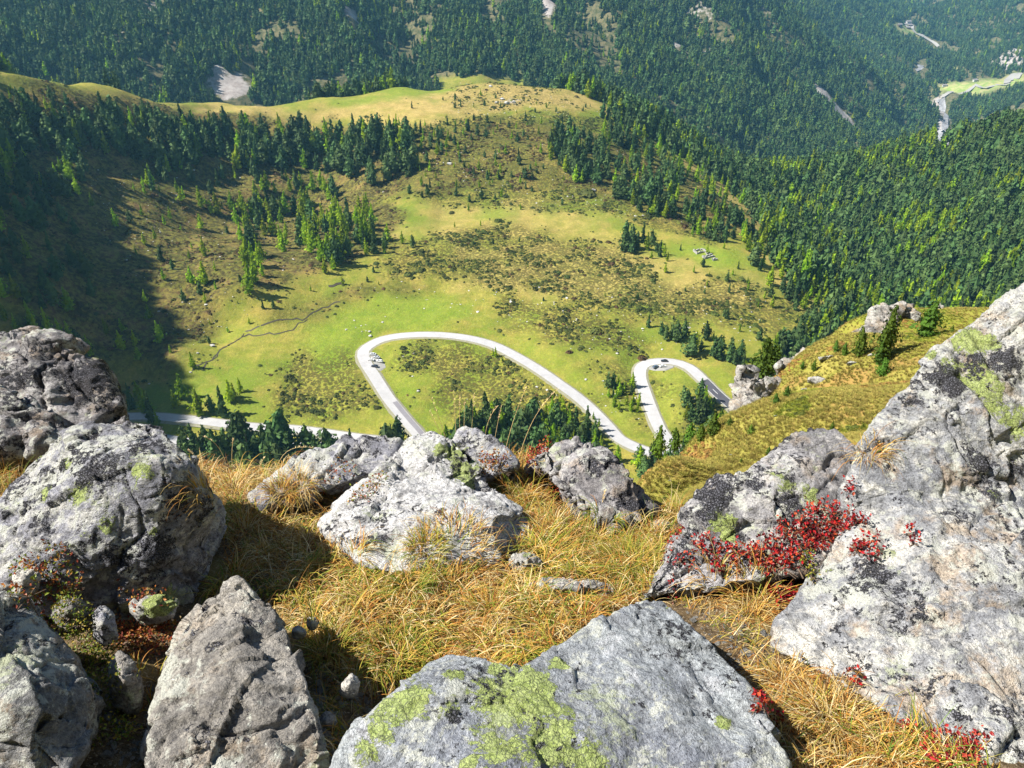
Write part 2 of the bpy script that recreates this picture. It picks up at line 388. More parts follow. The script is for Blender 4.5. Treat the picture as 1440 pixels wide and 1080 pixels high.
def ground_mat():
    t = NT('alpine_meadow'); pos = t.n('TexCoord').outputs['Object']
    A = {k: t.attr(k) for k in attrs}
    n1 = t.noise(pos, .018, 5, .6); n2 = t.noise(pos, .12, 5, .65); n3 = t.noise(pos, .7, 4, .7); n4 = t.noise(pos, .05, 4, .6)
    base = t.mix(t.rng(n2, .38, .62), (.20, .225, .028), (.33, .30, .055))
    base = t.mix(t.rng(n1, .45, .62), base, (.165, .225, .022))
    base = t.mix(t.math('MULTIPLY', t.rng(n4, .5, .68), .6), base, (.40, .29, .075))
    tanc = t.mix(t.rng(n2, .35, .65), (.37, .28, .085), (.50, .37, .13))
    base = t.mix(t.math('MULTIPLY', A['tan'], t.rng(n4, .3, .55, .45, 1.)), base, tanc)
    lushc = t.mix(t.rng(n2, .35, .65), (.165, .245, .022), (.25, .30, .035))
    base = t.mix(A['lush'], base, lushc)
    # dwarf-shrub heath: brown and dark olive cushions over grass
    hv = t.vor(pos, .42); hn = t.noise(pos, .30, 4, .7)
    hc = t.mix(t.rng(hn, .4, .6), (.045, .040, .014), (.12, .090, .028))
    hc = t.mix(t.rng(t.noise(pos, .05, 3), .5, .66), hc, (.15, .075, .045))
    hm = t.math('MULTIPLY', t.rng(t.math('ADD', t.math('MULTIPLY', hn, .9), t.math('MULTIPLY', hv, -.22)), .22, .36, 1, 0), 1.0)
    hmask = t.math('MULTIPLY', A['heath'], t.rng(t.math('ADD', hn, t.math('MULTIPLY', n4, .5)), .68, .86, 1., .45))
    base = t.mix(hmask, base, hc)
    # scattered dark shrub specks
    base = t.mix(t.math('MULTIPLY', t.rng(t.noise(pos, 1.3, 4, .8), .42, .56, 1, 0), .30), base, (.07, .08, .02))
    base = t.mix(t.math('MULTIPLY', t.rng(t.noise(pos, .42, 5, .8), .58, .66), .35), base, (.40, .33, .12))
    spn = t.noise(pos, .36, 5, .8); sp2 = t.vor(pos, .5)
    spm = t.math('MULTIPLY', t.rng(t.math('SUBTRACT', t.math('MULTIPLY', spn, 1.0), t.math('MULTIPLY', sp2, .28)), .27, .38), t.math('ADD', .20, t.math('MULTIPLY', A['specks'], .78)))
    base = t.mix(t.math('MULTIPLY', spm, .9), base, t.mix(t.rng(n3, .4, .6), (.045, .055, .014), (.10, .075, .022)))
    barec = t.mix(t.rng(t.noise(pos, .06, 6, .7), .35, .65), (.24, .20, .18), (.44, .41, .39))
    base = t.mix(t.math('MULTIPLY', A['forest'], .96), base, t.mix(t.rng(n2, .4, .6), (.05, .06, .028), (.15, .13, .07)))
    base = t.mix(t.rng(t.math('ADD', A['bare'], t.math('MULTIPLY', t.math('SUBTRACT', n2, .5), .9)), .35, .6), base, barec)
    base = t.mix(A['vmead'], base, t.mix(t.rng(n4, .4, .6), (.21, .30, .07), (.38, .36, .15)))
    h = t.math('ADD', t.math('MULTIPLY', n3, .8), t.math('MULTIPLY', t.rng(hn, .3, .7), t.math('MULTIPLY', A['heath'], 1.2)))
    h = t.math('ADD', h, t.math('MULTIPLY', spm, .8))
    return t.done(base, .95, t.bump(h, 1.0, .55), spec=.1)
valley = mk('ground', np.c_[xr, yr, Hm.ravel()], quads, ground_mat(), col=attrs)
tag(valley, 'green and tan alpine basin, wooded ridges and far valley floor', 'ground', kind='structure')

# ------------------------------------------------------------------ road surfaces
def ribbon(name, P, off, w, dz, mat, parent=None, edge=None, skirt=.0):
    P = np.asarray(P); T = np.gradient(P[:, :2], axis=0); T /= np.linalg.norm(T, axis=1)[:, None] + 1e-9
    Nn = np.c_[-T[:, 1], T[:, 0]]
    offs = [off - w / 2, off + w / 2]
    if skirt: offs = [off - w / 2 - skirt, off - w / 2, off, off + w / 2, off + w / 2 + skirt]
    V = []
    for k, o in enumerate(offs):
        zz = P[:, 2] + dz - (.55 if skirt and k in (0, 4) else 0)
        V.append(np.c_[P[:, 0] + Nn[:, 0] * o, P[:, 1] + Nn[:, 1] * o, zz])
    n = len(P); V = np.stack(V, 1).reshape(-1, 3); m = len(offs); fs = []
    for i in range(n - 1):
        for k in range(m - 1): fs.append((i * m + k, (i + 1) * m + k, (i + 1) * m + k + 1, i * m + k + 1))
    a = np.array(fs)[:, ::-1]
    return mk(name, V, a, mat, parent)
def asphalt(name, c1, c2, sc=.25):
    t = NT(name); pos = t.n('TexCoord').outputs['Object']
    c = t.mix(t.rng(t.noise(pos, sc, 5, .7), .35, .65), c1, c2)
    return t.done(c, .85, spec=.25)
m_road = asphalt('pale_asphalt', (.36, .355, .36), (.43, .425, .43))
m_dark = asphalt('dark_asphalt', (.065, .065, .08), (.085, .085, .10))
m_mid = asphalt('patched_asphalt', (.20, .19, .21), (.24, .23, .245))
m_shoulder = asphalt('gravel_verge', (.20, .19, .12), (.27, .26, .19), .8)
m_white = plain('road_paint', (.6, .6, .6))
for k, lb in (('main', 'pale mountain road winding through two hairpin bends'), ('lower', 'pale road crossing below the meadow at left'), ('lowest', 'road glimpsed between dark roadside pines')):
    ribbon('road_verge', roads[k], 0, RW * 2 + 1.4, -.06, m_shoulder, skirt=1.6)
    bpy.context.view_layer.update()
    tag(C.objects[-1], 'grassy gravel verge edging the ' + lb.split(' ', 1)[0] + ' road', 'verge', kind='structure')
    tag(ribbon('road', roads[k], 0, RW * 2, .02, m_road), lb, 'road', kind='structure')
def near_idx(P, u, v):
    a, b, _ = proj(P); return int(np.argmin((a - u) ** 2 + (b - v) ** 2))
mr = roads['main']
i0 = near_idx(mr, 991, 532); tag(ribbon('road_resurfaced', mr[i0:], 0, RW * 2 - .5, .05, m_dark), 'dark resurfaced stretch of road below the crag', 'road', kind='structure')
i1 = near_idx(mr[:40], 553, 562); tag(ribbon('road_patch', mr[:i1 + 1], -2.0, 3.2, .05, m_mid), 'grey patched lane on the descending road', 'road', kind='structure')
mk_parts = []
for k in range(i0 - 4, min(i0 + 20, len(mr) - 3), 3):
    o = ribbon('road_marking', mr[k:k + 2], 0, .35, .09, m_white); tag(o, 'white dashed centre line on the resurfaced road', 'road marking', group='centre line dashes', kind='structure')
for s in (-1, 1):
    o = ribbon('road_edge_line', mr[i0:], s * (RW - .45), .22, .09, m_white); tag(o, 'white edge line of the resurfaced road', 'road marking', group='edge lines', kind='structure')
# lay-bys: thin gravel sheets just under the road surface
def bay(i, lb):
    P = _bays[i]; c = P.mean(0); n = len(P); zn = lambda p: float(allr[int(((allr[:, 0] - p[0]) ** 2 + (allr[:, 1] - p[1]) ** 2).argmin()), 2]) - .10
    V = [(c[0], c[1], zn(c))] + [(p[0], p[1], zn(p)) for p in P] + [(p[0] + (p[0] - c[0]) * .15, p[1] + (p[1] - c[1]) * .15, zn(p) - .6) for p in P]
    fs = [(0, 1 + (k + 1) % n, 1 + k) for k in range(n)] + [(1 + k, 1 + (k + 1) % n, 1 + n + (k + 1) % n, 1 + n + k) for k in range(n)]
    o = mk('parking_bay', V, fs, m_bay, smooth=False); bm = bmesh.new(); bm.from_mesh(o.data); bmesh.ops.recalc_face_normals(bm, faces=bm.faces); bm.to_mesh(o.data); bm.free()
    tag(o, lb, 'lay-by', kind='structure')
m_bay = asphalt('lay_by_gravel', (.25, .245, .23), (.32, .315, .30), .8)
# ------------------------------------------------------------------ trees
def leaf_mat(name, c1, c2, sc, trans):
    t = NT(name); pos = t.n('TexCoord').outputs['Object']
    r = t.n('ObjectInfo').outputs['Random']
    c = t.mix(t.rng(t.noise(pos, sc, 2), .35, .65), c1, c2)
    hs = t.n('HueSaturation', {'Color': c, 'Hue': t.rng(r, 0, 1, .475, .515), 'Value': t.rng(t.math('FRACT', t.math('MULTIPLY', r, 7.31)), 0, 1, .6, 1.4), 'Saturation': 1.05})
    return t.done(hs.outputs[0], .75, spec=.2, trans=trans)
m_pine = leaf_mat('pine_needles', (.048, .092, .030), (.085, .15, .045), .5, .2)
m_larch = leaf_mat('larch_needles', (.19, .33, .025), (.31, .43, .04), .5, .42)
m_bark = plain('bark', (.10, .075, .055), .9)
def cone_tube(p0, p1, r0, r1, n=6):
    p0, p1 = np.array(p0, float), np.array(p1, float); d = p1 - p0; d /= np.linalg.norm(d)
    a = np.cross(d, [0.3, .9, .1]); a /= np.linalg.norm(a); b = np.cross(d, a)
    V = []
    for p, r in ((p0, r0), (p1, r1)):
        for k in range(n):
            t = 2 * math.pi * k / n; V.append(p + r * (a * math.cos(t) + b * math.sin(t)))
    return V, [(k, (k + 1) % n, n + (k + 1) % n, n + k) for k in range(n)]
class MB:
    def __init__(s): s.V = []; s.F = []; s.M = []
    def add(s, V, F, m=0):
        o = len(s.V); s.V += [tuple(map(float, p)) for p in V]; s.F += [tuple(i + o for i in f) for f in F]; s.M += [m] * len(F); return s
    def box(s, c, d, m=0, taper=1.0, rz=0):
        cx, cy, cz = c; x, y, z = d[0] / 2, d[1] / 2, d[2] / 2; P = []
        for k, t in ((-1, 1), (1, taper)):
            for i, j in ((-1, -1), (1, -1), (1, 1), (-1, 1)):
                a, b = i * x * t, j * y * t; P.append((cx + a * math.cos(rz) - b * math.sin(rz), cy + a * math.sin(rz) + b * math.cos(rz), cz + k * z))
        return s.add(P, [(3, 2, 1, 0), (4, 5, 6, 7), (0, 1, 5, 4), (1, 2, 6, 5), (2, 3, 7, 6), (3, 0, 4, 7)], m)
    def obj(s, name, mats, parent=None, smooth=False):
        o = mk(name, s.V, s.F, mats, parent, smooth)
        if len(set(s.M)) > 1: o.data.polygons.foreach_set('material_index', s.M)
        return o
def crown_geo(kind, seed, n, h=10.0, size=1.0):
    """clumps of needles through the crown's volume; returns V, F"""
    g = np.random.default_rng(seed); V = []; Fs = []
    lean = g.normal(size=2) * .012 * h
    if kind == 'pine': Rm = h * g.uniform(.19, .25); z0 = h * .06
    elif kind == 'spruce': Rm = h * g.uniform(.17, .21); z0 = h * .04
    else: Rm = h * g.uniform(.17, .22); z0 = h * .08
    lob = [(g.uniform(0, 6.28), g.uniform(.15, .95), g.uniform(.25, .5)) for _ in range(9)]
    def prof(t, a):
        if kind == 'pine': r = (1 - t) ** .55 * (.55 + .6 * min(1, t * 3.5))
        elif kind == 'spruce': r = (1 - t) ** .9 * (.82 + .18 * math.cos(t * 55))
        else: r = (1 - t) ** .8 * (.70 + .30 * math.sin(t * 40 + a)) * (.6 + .5 * min(1, t * 4))
        for la, lt, lw in lob:
            da = math.cos(a - la); r += .34 * max(0, da) ** 2 * math.exp(-((t - lt) / .09) ** 2) * (1 - t) ** .5 * (1 if kind != 'spruce' else .3)
            r -= .22 * max(0, -da) ** 3 * math.exp(-((t - lt) / .12) ** 2)
        return Rm * max(r, .03)
    while len(Fs) < n:
        t = g.beta(1.0, 1.35); a = g.uniform(0, 2 * math.pi); rr = prof(t, a)
        if g.uniform() > .25 + .75 * rr / Rm: continue
        q = g.uniform(.45, 1.06) if g.uniform() < .85 else g.uniform(.1, .5)
        z = z0 + (h - z0) * t
        c = np.array([math.cos(a) * rr * q + lean[0] * t, math.sin(a) * rr * q + lean[1] * t, z - (.12 * rr * q if kind != 'pine' else -.05 * rr)])
        out = np.array([math.cos(a), math.sin(a), .55 if kind == 'pine' else .25]) + g.normal(size=3) * .42
        out /= np.linalg.norm(out)
        s = size * h * (g.uniform(.035, .075) if kind != 'larch' else g.uniform(.03, .065)) * (1 - .35 * t)
        u = np.cross(out, [0, 0, 1.0]); u /= np.linalg.norm(u) + 1e-9; w = np.cross(u, out)
        k = len(V); st = g.uniform(.7, 1.5)
        V += [c - u * s * .9 - w * s * .5, c + u * s * .9 - w * s * .6 * g.uniform(.5, 1.2), c + w * s * st + out * s * .3, c - out * s * .5 - w * s]
        Fs.append((k, k + 1, k + 2)); Fs.append((k, k + 3, k + 1))
    # dark inner body so the crown is not see-through everywhere
    m = 6; k0 = len(V); lv = [(.02, .30), (.3, .45), (.62, .26), (.95, .03)]
    for t, r in lv:
        for j in range(m):
            a = 2 * math.pi * j / m + t * 2; rr = prof(min(t, .9), a) * .55 if t < .9 else .02 * h
            V.append(np.array([math.cos(a) * rr + lean[0] * t, math.sin(a) * rr + lean[1] * t, z0 + (h - z0) * t]))
    for i in range(3):
        for j in range(m): Fs.append((k0 + i * m + j, k0 + i * m + (j + 1) % m, k0 + (i + 1) * m + (j + 1) % m, k0 + (i + 1) * m + j))
    return V, Fs
def trunk_geo(seed, h=10.0):
    g = np.random.default_rng(seed + 99); V, Fs = [], []
    def add(v, f): o = len(V); V.extend(v); Fs.extend([tuple(i + o for i in q) for q in f])
    add(*cone_tube((0, 0, -.12 * h), (0, 0, .5 * h), .022 * h, .013 * h)); add(*cone_tube((0, 0, .5 * h), (0, 0, .93 * h), .013 * h, .003 * h))
    for k in range(7):
        a = g.uniform(0, 6.28); z = h * g.uniform(.1, .8); r = h * .16 * (1 - z / h)
        add(*cone_tube((0, 0, z), (math.cos(a) * r, math.sin(a) * r, z + .02 * h), .006 * h, .002 * h, 4))
    return V, Fs
def me_of(name, V, Fs, mats, fm=None):
    me = bpy.data.meshes.new(name); me.from_pydata([tuple(map(float, p)) for p in V], [], Fs)
    for m in mats: me.materials.append(m)
    if fm is not None: me.polygons.foreach_set('material_index', fm)
    me.polygons.foreach_set('use_smooth', np.zeros(len(Fs), bool)); me.update(); return me
protos = {}
for kind, mat, nv in (('pine', m_pine, 4), ('spruce', m_pine, 2), ('larch', m_larch, 4)):
    protos[kind] = []
    for s in range(nv):
        cv, cf = crown_geo(kind, 31 * s + len(kind), 420); tv, tf = trunk_geo(s)
        crown = me_of(kind + '_crown', cv, cf, [mat]); trunk = me_of(kind + '_trunk', tv, tf, [m_bark])
        cv, cf = crown_geo(kind, 31 * s + len(kind), 190, size=1.4)
        both = me_of(kind + '_tree', list(cv) + list(tv[:24]), list(cf) + [tuple(i + len(cv) for i in f) for f in tf[:12]], [mat, m_bark], [0] * len(cf) + [1] * 12)
        protos[kind].append((crown, trunk, both))

def scatter_px(poly, n, mind, seed, h=None):
    """random points inside a polygon drawn on the photograph, dropped on to the ground"""
    g = np.random.default_rng(seed); P = np.array(poly, float); lo, hi = P.min(0), P.max(0); out = []
    k = 0
    while len(out) < n and k < n * 60:
        k += 1; q = g.uniform(lo, hi)
        ins = False
        for i in range(len(P)):
            a, b = P[i], P[(i + 1) % len(P)]
            if (a[1] > q[1]) != (b[1] > q[1]) and q[0] < (b[0] - a[0]) * (q[1] - a[1]) / (b[1] - a[1]) + a[0]: ins = not ins
        if not ins: continue
        if out and min((q[0] - o[0]) ** 2 + ((q[1] - o[1]) * 1.3) ** 2 for o in out) < mind * mind: continue
        out.append(q)
    return out
# place, polygon or list of base points, number, height range (m), share of larch, min px gap
groves = [
 ("of the belt under the ridge", [(0,150),(60,165),(130,190),(125,215),(60,222),(0,205)], 34, (14,22), .15, 6),
 ("on the dark upper slope", [(130,165),(260,175),(330,190),(330,232),(240,235),(135,215)], 64, (14,23), .12, 6),
 ("of the middle dark belt", [(335,185),(450,195),(455,240),(335,240)], 60, (14,23), .2, 6),
 ("at the dark belt end", [(455,195),(565,185),(592,212),(585,240),(530,262),(455,245)], 56, (14,22), .22, 6),
 ("on the brown upper slope", [(32,240),(95,240),(88,246),(102,250),(163,318),(255,238),(235,255),(200,303),(240,308),(107,330),(320,328),(283,322),(255,283),(215,262),(60,262),(48,300),(130,290)], 0, (9,15), .9, 0),
 ("above the bright grove", [(283,292),(298,300),(306,302),(326,296),(341,300),(348,312),(375,268),(403,252),(423,262),(288,360),(440,268),(452,262),(270,398),(288,400),(352,412),(370,388)], 0, (11,19), .9, 0),
 ("in the grove's left part", [(330,305),(385,285),(405,290),(405,350),(365,400),(345,398),(335,345)], 36, (12,20), .8, 6),
 ("in the grove's right part", [(410,290),(470,290),(520,300),(530,350),(500,352),(470,378),(440,362),(412,350)], 52, (14,22), .72, 6),
 ("at the grove's foot", [(530,320),(560,340),(590,345),(570,360),(500,360),(470,384),(455,385),(500,340)], 16, (8,15), .35, 7),
 ("in the shaded lower hollow", [(150,470),(172,466),(190,486),(172,492),(210,448),(225,482),(240,496),(195,506),(272,518),(205,425),(228,470)], 0, (8,14), .75, 0),
 ("behind the layered rock", [(8,452),(24,465),(45,458),(68,466),(84,470),(36,480),(100,480),(112,495),(128,500),(55,476)], 0, (9,15), .6, 0),
 ("above the lower road", [(256,562),(226,590),(240,588),(256,588),(270,586),(298,580),(330,560),(338,552),(246,574),(282,584),(302,592),(315,585),(196,560),(186,575),(206,580),(214,592),(325,566)], 0, (8,17), .55, 0),
 ("beside the lower road", [(224,606),(252,620),(262,636),(275,640),(292,636),(304,648),(240,640),(285,650),(315,655),(268,655),(320,640)], 0, (12,18), .1, 0),
 ("before the lower road", [(335,636),(345,634),(356,668),(366,660),(376,655),(350,690),(390,668),(396,648),(405,640),(410,668),(385,690),(425,668),(370,690),(402,690)], 0, (17,27), .08, 0),
 ("behind the flat slab", [(433,640),(447,646),(462,642),(478,640),(494,636),(440,668),(468,665),(455,680),(484,660),(505,655),(520,648),(425,690),(530,665)], 0, (13,19), .15, 0),
 ("at the road descent", [(544,628),(561,630),(552,650)], 0, (17,20), 0, 0),
 ("behind the white peak", [(575,628),(585,630),(598,622),(612,630),(628,626),(640,632),(575,655),(600,655),(625,655),(655,640),(590,645)], 0, (12,17), .4, 0),
 ("in the wood's left part", [(640,600),(700,598),(700,650),(640,660)], 24, (14,20), .35, 6),
 ("in the roadside wood's middle", [(700,598),(760,600),(800,625),(800,670),(700,670)], 34, (13,20), .35, 6),
 ("at the roadside wood's end", [(775,575),(800,580),(850,625),(875,650),(860,670),(800,660),(770,610)], 34, (9,16), .5, 6),
 ("beside the long straight", [(693,500),(697,502),(706,508),(741,516),(749,522),(765,528),(778,540),(812,566),(822,575),(834,590),(842,600),(788,566),(800,575)], 0, (3.5,8), .9, 0),
 ("by the second bend", [(850,545),(885,525),(905,540),(912,575),(905,592),(880,580),(858,572)], 28, (6,11), .92, 5),
 ("inside the second bend", [(960,560),(985,560),(1010,575),(1025,600),(1000,625),(985,600),(965,590)], 26, (7,13), .55, 6),
 ("below the second bend", [(890,650),(925,640),(960,635),(990,615),(1010,612),(960,668),(900,690)], 22, (9,14), .25, 8),
 ("above the second bend", [(912,460),(930,470),(936,478),(945,476),(951,480),(962,474),(978,488),(985,494),(1003,500),(1010,505),(1025,508),(1032,512),(1040,505),(1045,515),(1015,490),(992,478),(972,500),(1028,494)], 0, (8,14), .3, 0),
 ("on the tan meadow", [(1040,466),(1022,448),(1018,445),(1003,478),(1068,478),(1066,432),(1075,420),(1118,436),(1052,408),(1148,440),(1086,432),(1083,418),(1068,380),(1100,470),(1090,486),(1078,495)], 0, (5,9), .7, 0),
 ("climbing towards the crags", [(1080,500),(1110,480),(1150,450),(1180,455),(1190,475),(1140,500),(1090,530),(1060,530)], 26, (9,15), .35, 6),
 ("on the mound's left front", [(560,180),(640,170),(660,230),(600,275),(555,240)], 40, (5,10), .55, 10),
 ("on the mound's middle front", [(650,170),(760,165),(770,250),(720,290),(660,260)], 46, (5,10), .4, 9),
 ("in the mound's upper wood", [(845,165),(880,158),(905,185),(890,215),(850,205)], 30, (12,17), .3, 6),
 ("in the shoulder wood's top", [(765,195),(820,185),(855,215),(860,255),(820,265),(775,235)], 56, (12,18), .22, 6),
 ("in the shoulder wood's middle", [(860,240),(910,215),(960,260),(960,310),(900,305),(860,275)], 66, (12,17), .3, 6),
 ("at the shoulder wood's end", [(965,270),(1030,305),(1055,330),(1010,345),(960,325)], 40, (10,15), .4, 6),
 ('below the shoulder wood', [(870,335),(900,330),(925,350),(940,362),(905,365),(875,355)], 12, (10,14), .2, 7),
 ('on the tan right flank', [(950,200),(1000,225),(1050,260),(1085,310),(1060,300),(1000,260)], 26, (6,10), .7, 8),
 ("on the mound's crest", [(676,135),(700,132),(820,156),(830,150),(648,150),(816,175),(790,170),(704,150)], 0, (4,7), .3, 0),
]
groves += [
 ('on the far left ridge', [(0,124),(60,128),(130,150),(130,165),(60,160),(0,150)], 12, (7,11), .4, 8),
 ('on the shadowed far left slope', [(0,205),(60,215),(130,225),(140,290),(60,330),(0,340)], 34, (12,19), .25, 9),
 ('under the left ridge line', [(150,165),(320,176),(330,195),(170,185)], 30, (11,16), .3, 6),
 ('along the lower dark slope', [(0,345),(90,340),(150,400),(120,440),(0,430)], 18, (10,16), .3, 12),
 ('between belt and grove', [(200,240),(330,240),(480,262),(480,290),(330,275),(210,275)], 26, (9,15), .55, 9),
 ('on the mound beside the belt', [(470,180),(560,175),(640,200),(600,235),(590,205)], 22, (7,12), .4, 8),
 ('on the upper right flank', [(865,165),(950,215),(1040,262),(1020,285),(950,250),(880,205)], 50, (9,16), .55, 6),
 ('on the lower right flank', [(1030,300),(1075,330),(1120,395),(1165,425),(1120,440),(1060,380)], 40, (8,15), .5, 8),
 ('on the meadow near the ruins', [(900,345),(1060,345),(1090,400),(1000,420),(900,390)], 18, (4,8), .6, 12),
 ('on the wide tan meadow', [(620,300),(880,330),(1050,420),(1150,450),(960,460),(700,420)], 26, (2.5,5), .5, 20),
 ('on the heath above the loop', [(560,220),(760,230),(860,290),(700,300),(560,290)], 30, (4,8), .5, 12),
]
groves += [
 ('dotted over the brown slope', [(150,270),(330,240),(340,400),(280,440),(180,380)], 30, (5,11), .7, 13),
 ('dotted along the meadow foot', [(250,480),(300,430),(380,410),(560,370),(540,400),(400,430),(300,490)], 14, (3,7), .6, 14),
 ('dotted over the mound top', [(560,150),(680,128),(830,150),(860,175),(640,180)], 22, (3,6.5), .4, 14),
]
cand = []
for gi, (place, poly, n, hr, ls, md) in enumerate(groves):
    pts = poly if n == 0 else scatter_px(poly, n, md, 100 + gi)
    P = cast([p[0] for p in pts], [p[1] for p in pts])
    g = np.random.default_rng(500 + gi)
    for p in P:
        if np.isnan(p[0]): continue
        hh = g.uniform(*hr) * (1.28 if g.uniform() > .2 else .85); lar = g.uniform() < ls
        kind = 'larch' if lar else ('spruce' if g.uniform() < .25 else 'pine')
        cand.append([p[0], p[1], hh * (.92 if lar else 1), kind, gi, int(g.integers(0, 100)), g.uniform(0, 6.28), g.uniform(.95, 1.5)])
rd = road_dist([c[0] for c in cand], [c[1] for c in cand])
cand = [c for c, d in zip(cand, rd) if d > (3.4 if groves[c[4]][0] in ('at the road descent', 'behind the white peak') else 4.6)]
def size_px(c):
    z = float(H(c[0], c[1])); _, _, fy = proj(np.array([c[0], c[1], z])); return F * c[2] / float(fy)
for c in cand: c.append(size_px(c))
keep, extra = [], []
for kk in (('larch',), ('pine', 'spruce')):
    L = sorted([c for c in cand if c[3] in kk], key=lambda c: -c[-1]); keep += L[:297]; extra += L[297:]
ORD = ['', 'first', 'second', 'third', 'fourth', 'fifth', 'sixth', 'seventh', 'eighth', 'ninth', 'tenth', 'eleventh', 'twelfth', 'thirteenth', 'fourteenth', 'fifteenth', 'sixteenth', 'seventeenth', 'eighteenth', 'nineteenth']
TENS = ['', '', 'twenty', 'thirty', 'forty', 'fifty']
def ordinal(n):
    if n < 20: return ORD[n]
    if n % 10 == 0: return TENS[n // 10][:-1] + 'ieth'
    return TENS[n // 10] + '-' + ORD[n % 10]
byg = {}
for c in keep: byg.setdefault((c[4], c[3] == 'larch'), []).append(c)
for (gi, lar), L in byg.items():
    L.sort(key=lambda c: float(proj(np.array([c[0], c[1], float(H(c[0], c[1]))]))[0]))
    place = groves[gi][0]; mh = np.median([c[2] for c in L])
    for k, c in enumerate(L):
        sz = 'tall' if c[2] > mh * 1.12 else 'small' if c[2] < mh * .85 else 'middling'
        tone = 'light green larch' if lar else ('dark pointed spruce' if c[3] == 'spruce' else 'dark bushy pine')
        kd = 'larch' if lar else 'evergreen'
        lab = f'{sz} {tone}, {ordinal(k + 1)} {kd} from left {place}' if len(L) > 1 else f'{sz} {tone}, the only {kd} {place}'
        z = float(H(c[0], c[1])); s = c[2] / 10
        pr = protos[c[3]]; crown, trunk, both = pr[c[5] % len(pr)]
        name = 'larch_tree' if lar else ('spruce_tree' if c[3] == 'spruce' else 'pine_tree')
        if c[-1] > 20:
            e = empty(name, (c[0], c[1], z - .1), c[6]); e.scale = (s * c[7], s * c[7], s)
            for nm, me in (('trunk', trunk), ('crown', crown)):
                o = bpy.data.objects.new(nm, me); C.objects.link(o); o.parent = e
        else:
            e = bpy.data.objects.new(name, both); C.objects.link(e); e.location = (c[0], c[1], z - .1); e.rotation_euler = (0, 0, c[6]); e.scale = (s * c[7], s * c[7], s)
        tag(e, lab, 'larch' if lar else 'conifer', group=('larches ' if lar else 'evergreens ') + place)

# the forest: one object of tree instances
def instancer(name, pts, sc, rot, idx, meshes, tilt=None, wide=None):
    me = bpy.data.meshes.new(name); n = len(pts)
    me.vertices.add(n); me.vertices.foreach_set('co', np.asarray(pts, np.float32).ravel())
    wide = np.ones(n) if wide is None else wide
    for nm, a in (('sc', sc), ('rot', rot), ('wide', wide)): me.attributes.new(nm, 'FLOAT', 'POINT').data.foreach_set('value', np.asarray(a, np.float32))
    me.attributes.new('pick', 'INT', 'POINT').data.foreach_set('value', np.asarray(idx, np.int32))
    o = bpy.data.objects.new(name, me); C.objects.link(o)
    ng = bpy.data.node_groups.new(name, 'GeometryNodeTree')
    ng.interface.new_socket('Geometry', in_out='INPUT', socket_type='NodeSocketGeometry'); ng.interface.new_socket('Geometry', in_out='OUTPUT', socket_type='NodeSocketGeometry')
    N = ng.nodes.new; L = ng.links.new
    gi_, go = N('NodeGroupInput'), N('NodeGroupOutput'); iop = N('GeometryNodeInstanceOnPoints'); j = N('GeometryNodeGeometryToInstance')
    for m in reversed(meshes):
        po = bpy.data.objects.new(name + '_kind', m); oi = N('GeometryNodeObjectInfo'); oi.inputs['Object'].default_value = po; oi.inputs['As Instance'].default_value = True
        L(oi.outputs['Geometry'], j.inputs[0])
    def na(nm, dt):
        a = N('GeometryNodeInputNamedAttribute'); a.data_type = dt; a.inputs['Name'].default_value = nm; return a.outputs[0]
    sx = N('ShaderNodeCombineXYZ'); mu = N('ShaderNodeMath'); mu.operation = 'MULTIPLY'
    s_ = na('sc', 'FLOAT'); L(s_, mu.inputs[0]); L(na('wide', 'FLOAT'), mu.inputs[1])
    L(mu.outputs[0], sx.inputs[0]); L(mu.outputs[0], sx.inputs[1]); L(s_, sx.inputs[2])
    rx = N('ShaderNodeCombineXYZ'); L(na('rot', 'FLOAT'), rx.inputs[2])
    L(gi_.outputs[0], iop.inputs['Points'])
    # geometry-to-instance wraps the joined kinds; joining first keeps them pickable
    jj = N('GeometryNodeJoinGeometry')
    for l in list(ng.links):
        if l.to_node == j: src = l.from_socket; ng.links.remove(l); L(src, jj.inputs[0])
    ng.nodes.remove(j)
    L(jj.outputs[0], iop.inputs['Instance']); iop.inputs['Pick Instance'].default_value = True
    L(na('pick', 'INT'), iop.inputs['Instance Index']); L(rx.outputs[0], iop.inputs['Rotation']); L(sx.outputs[0], iop.inputs['Scale'])
    L(iop.outputs[0], go.inputs[0])
    md = o.modifiers.new('scatter', 'NODES'); md.node_group = ng
    return o
def bare_at(x, y):
    G_ = bare.reshape(X.shape); k = 1 + 38 / np.maximum(np.hypot(x, y), 1); return np.maximum(bil(G_, x, y), np.maximum(bil(G_, x * k, y * k), bil(G_, x * (k + 1) / 2, y * (k + 1) / 2)))
g = np.random.default_rng(77)
bands = [(440, 700, 30), (700, 1400, 30), (1400, 2500, 56), (2500, 4000, 85), (4000, 7000, 160)]
fp, fs_, fr, fk, fw = [], [], [], [], []
foG = fo.reshape(X.shape); vmG = vmead.reshape(X.shape)
